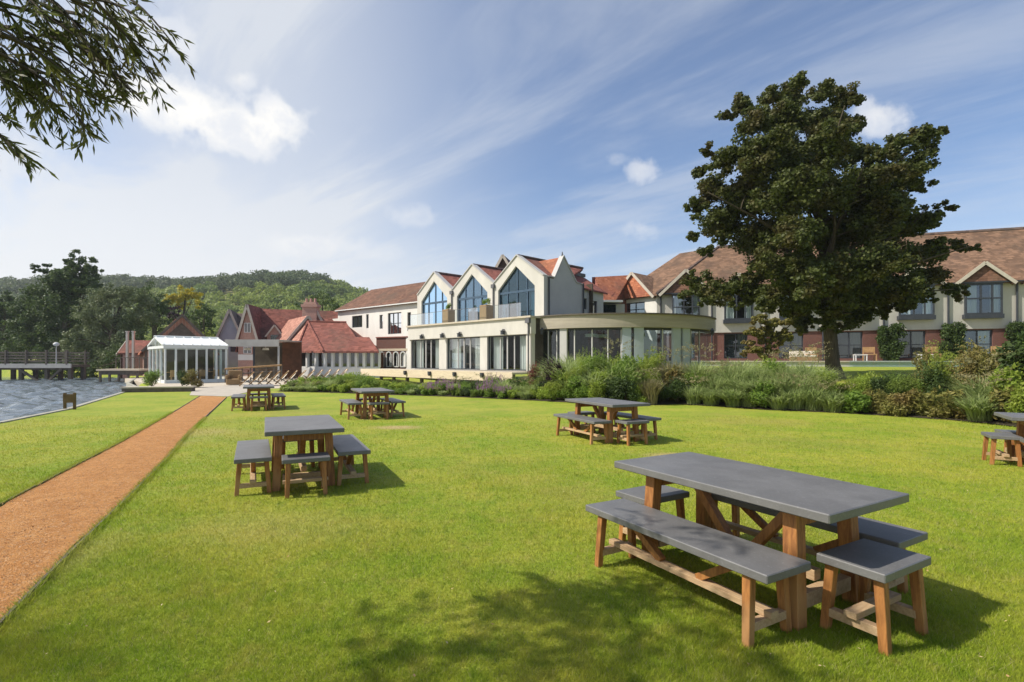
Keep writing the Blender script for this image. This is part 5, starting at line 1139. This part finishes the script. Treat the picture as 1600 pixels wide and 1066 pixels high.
# river trees on the far bank
tree('tall_tree', 'tall dark tree with ragged pointed top on the far river bank', 95, 575, 72, [(125, 400, 12), (118, 412, 14), (105, 408, 9), (140, 412, 12), (153, 418, 8), (100, 425, 14), (130, 432, 20), (72, 412, 7), (62, 420, 10), (78, 426, 12), (55, 424, 6), (85, 445, 22), (118, 455, 26), (148, 440, 14), (60, 462, 22), (90, 480, 30), (40, 482, 22), (125, 490, 28), (60, 505, 28), (30, 515, 20), (95, 520, 28), (55, 535, 24), (20, 540, 16), (110, 545, 22), (75, 552, 20), (100, 440, 22), (112, 425, 14), (140, 425, 12), (88, 430, 12), (135, 450, 18)], 'leaf_dark', .5, 60, 12, .5)
tree('shadowy_tree', 'dark broad tree at the left margin behind the river trees', 10, 575, 78, [(8, 470, 18), (-15, 480, 24), (12, 500, 22), (-10, 520, 28), (15, 535, 20), (5, 555, 20), (28, 560, 16)], 'leaf_dark', .5, 60, 10, .4)
tree('riverside_willow', 'wide grey-green willow hanging over the far river bank', 170, 585, 62, [(170, 458, 18), (195, 455, 18), (150, 468, 18), (215, 470, 20), (180, 480, 28), (140, 490, 22), (225, 495, 20), (200, 505, 26), (160, 515, 28), (128, 512, 16), (118, 530, 18), (145, 545, 24), (180, 545, 26), (210, 530, 20), (120, 556, 18), (170, 565, 18), (105, 545, 9), (150, 570, 14), (130, 578, 12)], 'leaf_sage', .34, 80, 12, .45, droop=.6)
tree('dark_waterside_bush', 'dark bush between the willow and the riverside cottage', 195, 585, 56, [(190, 550, 18), (205, 535, 14), (175, 562, 16), (195, 568, 14), (160, 572, 12), (215, 555, 10), (140, 578, 10)], 'leaf_dark', .3, 80, 10, .2)
tree('broad_tree', 'green broadleaf tree between the willow and the yellow tree', 245, 560, 80, [(238, 470, 20), (225, 455, 16), (250, 490, 20), (232, 500, 20), (262, 480, 14), (262, 510, 16)], 'leaf_mid', .4, 60, 10, .4)
tree('yellow_tree', 'yellow leaved tree rising behind the cottage roof', 285, 560, 85, [(290, 458, 14), (275, 464, 12), (262, 470, 10), (303, 462, 12), (310, 476, 10), (288, 474, 12)], 'leaf_yellow', .4, 110, 12, .35)
tree('lime_green_tree', 'lime green tree right of the yellow tree top', 312, 560, 82, [(320, 484, 12), (308, 492, 16), (325, 500, 14), (300, 506, 16), (318, 518, 14), (334, 490, 9), (330, 510, 10)], 'leaf_mid', .4, 60, 10, .35)
tree('purple_tree', 'dark purple leaved tree above the cottage gable', 278, 560, 70, [(272, 484, 10), (280, 492, 10), (288, 500, 10), (268, 494, 8), (292, 508, 8)], 'leaf_purple', .3, 80, 9, .3)
tree('grey_green_bush', 'rounded grey-green bush right of the cottage gable', 303, 560, 58, [(300, 508, 10), (308, 516, 9), (296, 520, 10), (310, 524, 7)], 'leaf_sage', .25, 110, 9, .15)
tree('bright_garden_bush', 'small bright green bush left of the blue gabled house', 324, 560, 56, [(320, 520, 6), (328, 522, 6), (324, 528, 7)], 'leaf_lime', .22, 120, 9, .12)
tree('chimney_tree', 'rounded tree behind the inn chimney', 500, 560, 90, [(505, 468, 16), (520, 478, 14), (490, 472, 12), (470, 480, 10), (525, 490, 10)], 'leaf_mid', .4, 60, 10, .3)
tree('small_magnolia', 'small spreading tree with yellow-green leaves left of the big maple trunk', 1192, 575, 33, [(1185, 500, 12), (1200, 510, 14), (1215, 500, 12), (1235, 508, 14), (1250, 515, 10), (1178, 520, 12), (1195, 528, 14), (1222, 528, 14), (1170, 538, 10), (1186, 548, 12), (1205, 546, 10), (1165, 550, 8)], 'leaf_olive', .22, 900, 10, .10)
for i, (px, py, lab) in enumerate([(60, 582, 'leftmost low dark bush on the bank under the footbridge'), (85, 584, 'low dark bush on the bank below the lamp post'), (112, 584, 'low dark bush at the right end of the footbridge'), (140, 585, 'low dark bush between footbridge and landing stage')]):
    q = at(px, 588, 57); t = thing('bank_bush', lab, 'bush', tuple(q), group='bushes on the far river bank'); crown('foliage', [(q.x + dx, q.y + dy, q.z + dz, .9) for dx, dy, dz in ((0, 0, .3), (.8, .2, .2), (-.8, -.1, .2), (.2, 0, .9), (-.4, .2, .8))], 420, .16, .11, 'leaf_dark', t)
# hill with its wood
def ridge_z(x):
    pts = [(-800, 62), (-330, 58), (-250, 60), (-200, 64), (-165, 66), (-140, 62), (-115, 54), (-90, 42), (-60, 30), (0, 20), (300, 12), (900, 8)]
    return float(np.interp(x, [p[0] for p in pts], [p[1] for p in pts]))
def hill_z(x, y):
    k = (y - 130) / 250.0; s = k * k * (3 - 2 * k) if 0 < k < 1 else (0 if k <= 0 else 1); return ridge_z(x * 380 / max(y, 200)) * s * .86 + (1.5 * math.sin(x * .04) + 1.2 * math.sin(y * .06 + x * .02)) * s - .5
hx = np.arange(-900, 901, 15.0); hy = np.arange(125, 700, 12.0); V = [(x, y, hill_z(x, y)) for y in hy for x in hx]; k = len(hx)
F = [(j * k + i, j * k + i + 1, (j + 1) * k + i + 1, (j + 1) * k + i) for j in range(len(hy) - 1) for i in range(k - 1)]
o = np_mesh('hills', V, F, M['hillturf'], smooth=True); o['kind'] = 'structure'
def wood(name, m, test, n, rmin, rmax, leaf, dens):
    pts = []; nr = []; c = 0
    while c < n:
        y = random.uniform(150, 420); x = random.uniform(-1.05 * y, -.12 * y)
        if not test(x, y): continue
        z = hill_z(x, y); r = random.uniform(rmin, rmax); c += 1
        for j in range(3): cc = (x + random.uniform(-.5, .5) * r, y + random.uniform(-.5, .5) * r, z + r * random.uniform(.7, 1.3)); q = ball_points(cc, r * .75, dens, .75, (1, 1, .85)); pts.append(q); nr.append((q - np.array(cc)) / r)
    P = np.concatenate(pts); V, F = leaf_cloud(P, leaf, leaf * .8, nrm=np.concatenate(nr), jit=.35); o = np_mesh(name, V, F, M[m], rnd=RNG.random(len(F))); o['kind'] = 'stuff'; o['label'] = label_w[name]
label_w = {'hill_wood': 'dark woodland covering the crest of the hill', 'hill_scrub': 'lighter green scrub and trees on the lower hillside'}
def pxpy(x, y): z = hill_z(x, y); return 800 + FPX * x / y, HY - FPX * (z - EYE) / y
def dark(x, y):
    a, b = pxpy(x, y); return b < 462 + (a - 300) * -.03 if a < 430 else b < 462 - (a - 430) * .16
wood('hill_wood', 'wood_far', lambda x, y: (dark(x, y) or pxpy(x, y)[0] < 200) and pxpy(x, y)[0] < 640, 900, 3.2, 5.5, 1.1, 110)
wood('hill_scrub', 'wood_near', lambda x, y: (not dark(x, y)) and 180 < pxpy(x, y)[0] < 640, 950, 1.8, 4.2, 1.1, 75)

# ---- overhanging willow at top left: trunk and crown stand left of the camera, only its drooping sprays reach the picture
ww = thing('willow_tree', 'drooping narrow-leaved branches of a willow hanging in at the top left', 'tree', (-7.2, .6, 0))
wt = MB(); fork = Vector((-6.9, .9, 3.4)); wt.tube([Vector((-7.2, .6, -.2)), Vector((-7.15, .65, 1.2)), Vector((-7.0, .8, 2.4)), fork], [.42, .33, .29, .27], 12, world=True)
LV = []; LD = []
def spray(a, b, n, sag=.25, spread=.16, ll=.075, twigs=6):
    """a branchlet from a to b with side twigs carrying narrow leaves"""
    a, b = Vector(a), Vector(b); l = (b - a).length; pts = []
    for i in range(9): t = i / 8; p = a.lerp(b, t); p.z += sag * l * math.sin(math.pi * t) * .5; pts.append(p)
    wt.tube(pts, [.012 - .0010 * i for i in range(9)], 5, world=True)
    for k in range(twigs):
        t = .25 + .75 * (k + random.random()) / twigs; i = min(7, int(t * 8)); p = pts[i].lerp(pts[i + 1], t * 8 - i); d = (b - a).normalized() + Vector((random.uniform(-1, 1), random.uniform(-1, 1), random.uniform(-1.1, .5))) * .75; d.normalize(); tl = spread * random.uniform(.7, 1.5)
        e = p + d * tl; e.z -= .05; wt.tube([p, e], [.003, .0015], 4, world=True)
        for j in range(int(n / twigs)):
            s = random.random(); c = p.lerp(e, s * 1.05); dd = d * .8 + Vector((random.uniform(-1, 1), random.uniform(-1, 1), random.uniform(-1.2, .3))) * .6; LV.append(c); LD.append(dd.normalized() * ll * random.uniform(.7, 1.25))
ends = [(273, 72, 3.5), (262, 66, 3.3), (246, 128, 3.3), (228, 110, 3.6), (218, 158, 3.2), (196, 130, 3.4), (163, 164, 3.2), (128, 150, 3.5), (140, 208, 3.1), (118, 190, 3.3), (95, 180, 3.4), (62, 160, 3.2), (30, 245, 3.1), (16, 225, 3.3), (6, 180, 3.3), (180, 60, 3.5), (215, 80, 3.3), (150, 95, 3.2), (110, 115, 3.1), (70, 105, 3.3), (40, 130, 3.2), (185, 105, 3.4), (205, 40, 3.6), (160, 25, 3.4), (130, 65, 3.3), (90, 55, 3.2), (50, 70, 3.4), (20, 95, 3.2), (100, 20, 3.5), (60, 20, 3.3), (25, 35, 3.3), (150, 130, 3.5), (85, 140, 3.3), (240, 90, 3.4), (10, 130, 3.1), (170, 140, 3.3),(45, 175, 3.4),(200, 148, 3.3)]
ends = [(a_, b_, c_ * .90) for a_, b_, c_ in ends]
ends += [(random.uniform(0, 215), random.uniform(20, 150), random.uniform(2.8, 3.3)) for _ in range(8)]
for (px, py, Y) in ends:
    if py > 215 - .55 * px + 40 and px < 0: continue
    b = at(px, py, Y); a = at(px - random.uniform(90, 170), py - random.uniform(50, 110), Y + random.uniform(-.4, .5)); spray(a, b, 74 if px < 200 else 62, .18, .17, .078, 6)
# hidden sprays above the frame that dapple the lawn
for i in range(100):
    x = random.uniform(-5.1, -2.75); y = random.uniform(1.1, 2.8); z = random.uniform(3.95, 5.0)
    if z < EYE + .70 * y: z = EYE + .70 * y + random.uniform(.1, .6)
    b = Vector((x, y, z)); a = b + Vector((random.uniform(-.8, -.3), random.uniform(-.4, .3), random.uniform(.1, .5))); spray(a, b, 70, .15, .2, .095, 5)
for tgt in [(-9, 1.5, 6.5), (-8, -2, 6.8), (-7.4, -1.5, 7.0), (-7.2, 1.2, 8.0)]: limb(wt, fork + Vector((0, 0, random.uniform(-.3, .2))), tgt, .12, .02, .10, 8, 8)
wt.build('trunk', M['bark'], ww, smooth=True)
cv = [];
for (x, y, z, r) in [(-9, 1.5, 6.6, 1.5), (-8, -2, 6.8, 1.8), (-6.0, -1.8, 7.2, 1.5), (-7.2, .8, 8.2, 1.6), (-10, -.5, 5.6, 1.4), (-8.8, -3.4, 5.2, 1.4)]:
    for c in ball_points((x, y, z), r, 16, .3): cv.append(ball_points(c, .55, 110, .2))
cv = np.concatenate(cv); dv = RNG.normal(size=cv.shape); dv[:, 2] -= .8; dv = dv / np.linalg.norm(dv, axis=1)[:, None] * .10
cent = np.concatenate([np.array([tuple(v) for v in LV]), cv]); dirs = np.concatenate([np.array([tuple(v) for v in LD]), dv])
e = RNG.normal(size=cent.shape); e -= (e * dirs).sum(1)[:, None] * dirs / (dirs ** 2).sum(1)[:, None]; e /= np.linalg.norm(e, axis=1)[:, None]; wl = .0075
V = np.stack([cent, cent + dirs * .45 + e * wl, cent + dirs, cent + dirs * .45 - e * wl], 1).reshape(-1, 3); np_mesh('crown', V, np.arange(len(V)).reshape(-1, 4), M['leaf_willow'], ww, RNG.random(len(V) // 4))

# ---- planting
def grass_clump(name, label, p, h, r, n, m, group, w=.014, lean=.55, plume=None):
    t = thing(name, label, 'ornamental grass', tuple(p), group=group); b = RNG.random(n) * 6.283; rr = r * .45 * np.sqrt(RNG.random(n)); a0 = RNG.random(n) * 6.283
    base = np.stack([p[0] + rr * np.cos(a0), p[1] + rr * np.sin(a0), np.full(n, p[2])], 1); hh = h * (.6 + .45 * RNG.random(n)); ln = lean * (.3 + RNG.random(n)) * hh
    side = np.stack([-np.sin(b) * w, np.cos(b) * w, 0 * b], 1); out = np.stack([np.cos(b), np.sin(b), 0 * b], 1); K = []
    for s, wd in ((0, 1), (.4, 1), (.75, .75), (1, .08)):
        c = base + out * (ln * s ** 2)[:, None] + np.stack([0 * b, 0 * b, hh * (s - .28 * s ** 3 * (ln / hh))], 1); K += [c - side * wd, c + side * wd]
    V = np.stack(K, 1).reshape(-1, 3); F = np.concatenate([np.arange(n)[:, None] * 8 + np.array([q, q + 1, q + 3, q + 2]) for q in (0, 2, 4)]); rn = RNG.random(n); np_mesh('blades', V, F, M[m], t, np.concatenate([rn] * 3))
    if plume:
        k = max(5, n // 22); pp = []
        for i in range(k):
            a = RNG.random() * 6.283; d = r * RNG.uniform(.2, .9); c = np.array([p[0] + d * math.cos(a), p[1] + d * math.sin(a), p[2] + h * RNG.uniform(.95, 1.3)]); s = np.linspace(0, 1, 16)[:, None]
            pp.append(c + s * np.array([.25 * math.cos(a), .25 * math.sin(a), .10 * RNG.uniform(.2, 1)]) + RNG.normal(size=(16, 3)) * .02)
        P = np.concatenate(pp); V, F = leaf_cloud(P, .07, .02); np_mesh('plumes', V, F, M[plume], t, RNG.random(len(F)))['kind'] = 'stuff'
    return t
def shrub(name, label, p, h, r, m, group, leaf=.09, n=2200, cat='shrub', flower=None, wl=.6, droop=0.):
    t = thing(name, label, cat, tuple(p), group=group); pts = []
    for i in range(9):
        a = RNG.random() * 6.283; d = r * .6 * math.sqrt(RNG.random()); zc = h * (RNG.uniform(.2, .85) if i else .82); c = (p[0] + d * math.cos(a), p[1] + d * math.sin(a), p[2] + zc); pts.append(ball_points(c, min(r * .55, h * .36) * RNG.uniform(.75, 1.15), n // 9, .45, (1, 1, .95)))
    for i in range(22): a = RNG.random() * 6.283; e_ = np.array([p[0] + r * .75 * math.cos(a) * RNG.random(), p[1] + r * .75 * math.sin(a) * RNG.random(), p[2] + h * RNG.uniform(.8, 1.18)]); s_ = RNG.random(n // 90 + 6)[:, None]; pts.append(np.array([p[0] + .4 * (e_[0] - p[0]), p[1] + .4 * (e_[1] - p[1]), p[2] + h * .5]) * (1 - s_) + e_ * s_ + RNG.normal(size=(len(s_), 3)) * .025)
    P = np.concatenate(pts); P = P[P[:, 2] > p[2] + .01]; nn = P - np.array([p[0], p[1], p[2] + h * .4]); nn /= np.linalg.norm(nn, axis=1)[:, None] + 1e-6; V, F = leaf_cloud(P, leaf, leaf * wl, .8, droop, nn, .8); np_mesh('foliage', V, F, M[m], t, RNG.random(len(F)))
    s = MB()
    for i in range(5): s.tube([Vector(p), Vector((p[0] + random.uniform(-.5, .5) * r, p[1] + random.uniform(-.5, .5) * r, p[2] + h * .7))], [.018, .006], 5, world=True)
    s.build('stems', M['bark'], t)
    if flower:
        pp = []
        for i in range(26):
            a = RNG.random() * 6.283; d = r * math.sqrt(RNG.random()); z0_ = p[2] + h * RNG.uniform(.75, 1.15); s_ = np.linspace(0, .16, 14)[:, None]; pp.append(np.array([p[0] + d * math.cos(a), p[1] + d * math.sin(a), z0_]) + s_ * np.array([0, 0, 1]) + RNG.normal(size=(14, 3)) * .014)
        P = np.concatenate(pp); V, F = leaf_cloud(P, .035, .03); np_mesh('flowers', V, F, M[flower], t, RNG.random(len(F)))['kind'] = 'stuff'
    return t
TOPPX = [(430, 590), (470, 586), (520, 584), (560, 578), (590, 590), (610, 599), (680, 600), (740, 597), (790, 592), (820, 596), (850, 590), (875, 566), (910, 562), (950, 566), (985, 570), (1010, 560), (1050, 566), (1080, 572), (1120, 570), (1180, 572), (1240, 574), (1280, 574), (1310, 590), (1340, 590), (1380, 584), (1410, 572), (1450, 562), (1500, 556), (1550, 556), (1600, 548), (1700, 548)]
KIND = {'lush': ('leafy green perennial clump', 'shrub', 'leaf_lime'), 'green': ('mid green leafy shrub', 'shrub', 'leaf_green'), 'deep': ('dark green shrub', 'shrub', 'leaf_deep'), 'olive': ('tawny olive shrub', 'shrub', 'leaf_olive'), 'grass': ('arching reed-like grass clump', 'grass', 'leaf_bluegreen'), 'straw': ('straw coloured feathery grass', 'grass', 'leaf_straw'), 'mauve': ('green perennial with mauve flower spikes', 'flower', 'leaf_green')}
def kind_at(px, row):
    r = random.random()
    if px < 560: return ('green' if r < .35 else 'lush' if r < .75 else 'grass')
    if px < 640: return 'lush' if r < .5 else 'green'
    if px < 860: return 'mauve' if (670 < px < 710 or 750 < px < 790) and r < .7 else ('lush' if r < .35 else 'green' if r < .65 else 'deep' if r < .8 else 'grass')
    if px < 1000: return ('deep' if 945 < px < 985 and row == 0 else 'lush' if r < .45 else 'green' if r < .75 else 'grass')
    if px < 1060: return 'straw' if r < .4 else ('olive' if r < .6 else 'deep' if row == 0 and r < .8 else 'lush')
    if px < 1310: return 'grass' if r < .80 else ('lush' if r < .90 else 'deep' if r < .94 else 'green')
    if px < 1420: return 'olive' if r < .4 else ('green' if r < .65 else 'deep' if r < .8 else 'lush')
    return 'olive' if r < .34 else ('green' if r < .52 else 'deep' if r < .62 else 'lush' if r < .82 else 'grass')
ORDN = ['first', 'second', 'third', 'fourth', 'fifth', 'sixth', 'seventh', 'eighth', 'ninth', 'tenth', 'eleventh', 'twelfth', 'thirteenth', 'fourteenth', 'fifteenth', 'sixteenth', 'seventeenth', 'eighteenth', 'nineteenth', 'twentieth', 'twenty-first', 'twenty-second', 'twenty-third', 'twenty-fourth', 'twenty-fifth']
count = {}
rows = [('front', .34, .48), ('middle', 1.0, .80), ('back', 1.8, 1.0), ('rear', 2.7, 1.0)]
TX, TYY = [a for a, b in TOPPX], [b for a, b in TOPPX]
for ri, (rname, doff, frac) in enumerate(rows):
    i = 1.0
    while i < len(BEDL) - 1:
        q = BEDL[int(i)] + BEDN[int(i)] * (doff + random.uniform(-.12, .12)); x, y = q.x, q.y; z = height(x, y); px = 800 + FPX * x / y
        if px > 1720: break
        big = px > 860; topz = EYE + (HY - float(np.interp(px, TX, TYY))) * y / FPX
        if 1310 < px < 1440 and ri >= 2: topz -= .22
        if 1285 < px < 1330 and ri >= 2: topz -= .35
        if px < 600: topz -= .22
        h = (1.12 if big else .98) * max(.22, (topz - z) * random.uniform(.86, 1.12)) if ri >= 2 else 1.1 * max(.22, (topz - z) * frac * random.uniform(.75, 1.12))
        kd = kind_at(px, ri); desc, cat, m = KIND[kd]; key = (kd, rname); count[key] = count.get(key, 0) + 1; od = ORDN[count[key] - 1] if count[key] < 26 else 'number ' + str(count[key])
        lab = f'{desc}, {od} from the left in the {rname} border row'; rad = (.44 if big else .36) * (1 + .16 * ri); p = (x, y, z)
        if cat == 'grass': grass_clump('grass_clump', lab, p, h * 1.15, rad * 1.2, int(620 if big else 300), m, 'border grasses', .012 + .010 * random.random(), random.uniform(.7, 1.25) if kd == 'grass' else .5, 'leaf_straw' if (kd == 'straw' or random.random() < .3) else None)
        elif cat == 'flower': shrub('flowering_perennial', lab, p, h, rad, m, 'border perennials', .07, 1500, 'flowers', 'petal_mauve')
        else:
            lf = random.choice([.05, .07, .10, .14]) if big else .06; shrub('border_shrub', lab, p, h * 1.0, rad * random.uniform(.9, 1.3), m, 'border shrubs', lf, int((3000 if big else 1500) * min(2, (.08 / lf) ** 1.2)), 'shrub', None, random.choice([.3, .45, .65]))
        i += rad * random.uniform(1.0, 1.3) / .25
# odd plants with a look of their own
p = at(862, 575, 21.5); p.z = .25; shrub('smoke_bush', 'round dark purple bush beside the right end of the timber deck', p, 1.25, .52, 'leaf_purple', None, .08, 4200)
p = at(836, 585, 22.5); p.z = .35; shrub('red_maple_shrub', 'small red leaved shrub left of the dark purple bush', p, 1.0, .34, 'leaf_red', None, .05, 2200)
for i, (px, py, lab) in enumerate([(1392, 560, 'tall clipped ivy column left of the middle patio door'), (1490, 560, 'tall clipped ivy column left of the right oriel window'), (1597, 560, 'ivy column at the right edge of the picture')]):
    u = HF.u_px(px, -.5); q = HF.P(u, -.5, zT); t = thing('ivy_column', lab, 'climbing plant', tuple(q), group='ivy columns on the bedroom wing'); wd = (1.0, .9, 1.0)[i]; hh = 2.75
    pts = [ball_points(HF.P(u + random.uniform(-.75, .75) * wd, -.45 + random.uniform(-.15, .2), zT + hh * (k + .5) / 16), .38, 170, .4) for k in range(16) for _ in range(3)]; P = np.concatenate(pts); V, F = leaf_cloud(P, .13, .11); np_mesh('foliage', V, F, M['leaf_deep'], t, RNG.random(len(F)))
    s = MB(); s.tube([q, q + Vector((0, 0, hh))], [.05, .02], 6, world=True); s.build('stem', M['bark'], t)
for i, (px, lab) in enumerate([(701, 'square wicker planter with small shrub between the left and middle glazed gables'), (760, 'square wicker planter with small shrub between the middle and right glazed gables')]):
    u = PF.u_px(px, .9); q = PF.P(u, .9, ZC + .03); t = thing('planter', lab, 'planter', tuple(q), group='planters on the roof terrace'); MB(PF).box(u - .38, u + .38, .55, 1.25, ZC + .03, ZC + 1.15).build('box', M['wicker'], t, bevel=.03)
    P = np.concatenate([ball_points(PF.P(u + random.uniform(-.3, .3), .9, ZC + 1.3 + random.uniform(-.05, .25)), .18, 120, .3) for _ in range(7)]); V, F = leaf_cloud(P, .08, .03); np_mesh('shrub', V, F, M['leaf_green'], t, RNG.random(len(F)))
for i, (px, py, r, lab) in enumerate([(238, 600, .55, 'low green bush below the left end of the glasshouse'), (300, 603, .6, 'reddish green bush below the middle of the glasshouse'), (285, 600, .4, 'small dark bush below the glasshouse window')]):
    p = at(px, 606, 30.5); p.z = -.02; shrub('waterside_bush', lab, p, .95, r, ('leaf_green', 'leaf_olive', 'leaf_deep')[i], 'bushes below the glasshouse', .07, 2200)

# grit on the path and fallen leaves on the lawn
def flat_bits(P, size, up=.25):
    n = len(P); a = RNG.random(n) * 6.283; d = np.stack([np.cos(a), np.sin(a), RNG.normal(0, up, n)], 1) * (size * (.5 + RNG.random(n)))[:, None]
    e = np.stack([-np.sin(a), np.cos(a), RNG.normal(0, up, n)], 1) * (size * .6 * (.5 + RNG.random(n)))[:, None]
    return np.stack([P - d, P + e, P + d, P - e], 1).reshape(-1, 3), np.arange(4 * n).reshape(-1, 4)
n = 9000; i = RNG.integers(5, 80, n); t = RNG.random(n); u = RNG.random(n)
X = (LAX[i] * (1 - t) + LAX[i + 1] * t) * (1 - u) + (RAX[i] * (1 - t) + RAX[i + 1] * t) * u; Y = (LAY[i] * (1 - t) + LAY[i + 1] * t) * (1 - u) + (RAY[i] * (1 - t) + RAY[i + 1] * t) * u
V, F = flat_bits(np.stack([X, Y, np.full(n, .027)], 1), .006, .5); o = np_mesh('path_grit', V, F, leaf_mat('grit', (.55, .36, .2), (.22, .10, .05), (.62, .33, .14), 0, 3), rnd=RNG.random(n)); o['kind'] = 'stuff'
n = 260; Y = 2.6 + 11 * RNG.random(n) ** 1.3; X = (RNG.random(n) * 2 - 1) * Y; V, F = flat_bits(np.stack([X, Y, .022 + .01 * RNG.random(n)], 1), .009, .4)
o = np_mesh('fallen_leaves', V, F, leaf_mat('dry_leaves', (.42, .30, .13), (.55, .46, .24), (.36, .20, .08), 0, 3), rnd=RNG.random(n)); o['kind'] = 'stuff'

# slight summer haze in the air
hz = MB(); hz.box(-520, 480, -40, 640, -3.5, 110); hb = hz.build('haze', None)
hm = bpy.data.materials.new('haze_air'); hm.use_nodes = True; ht = hm.node_tree; ht.nodes.clear(); ho = ht.nodes.new('ShaderNodeOutputMaterial'); hv = ht.nodes.new('ShaderNodeVolumePrincipled')
hv.inputs['Color'].default_value = (.86, .92, 1, 1); hv.inputs['Density'].default_value = HAZE; hv.inputs['Anisotropy'].default_value = .2; ht.links.new(hv.outputs[0], ho.inputs['Volume'])
hb.data.materials.append(hm); hb['kind'] = 'stuff'; hm.cycles.homogeneous_volume = True
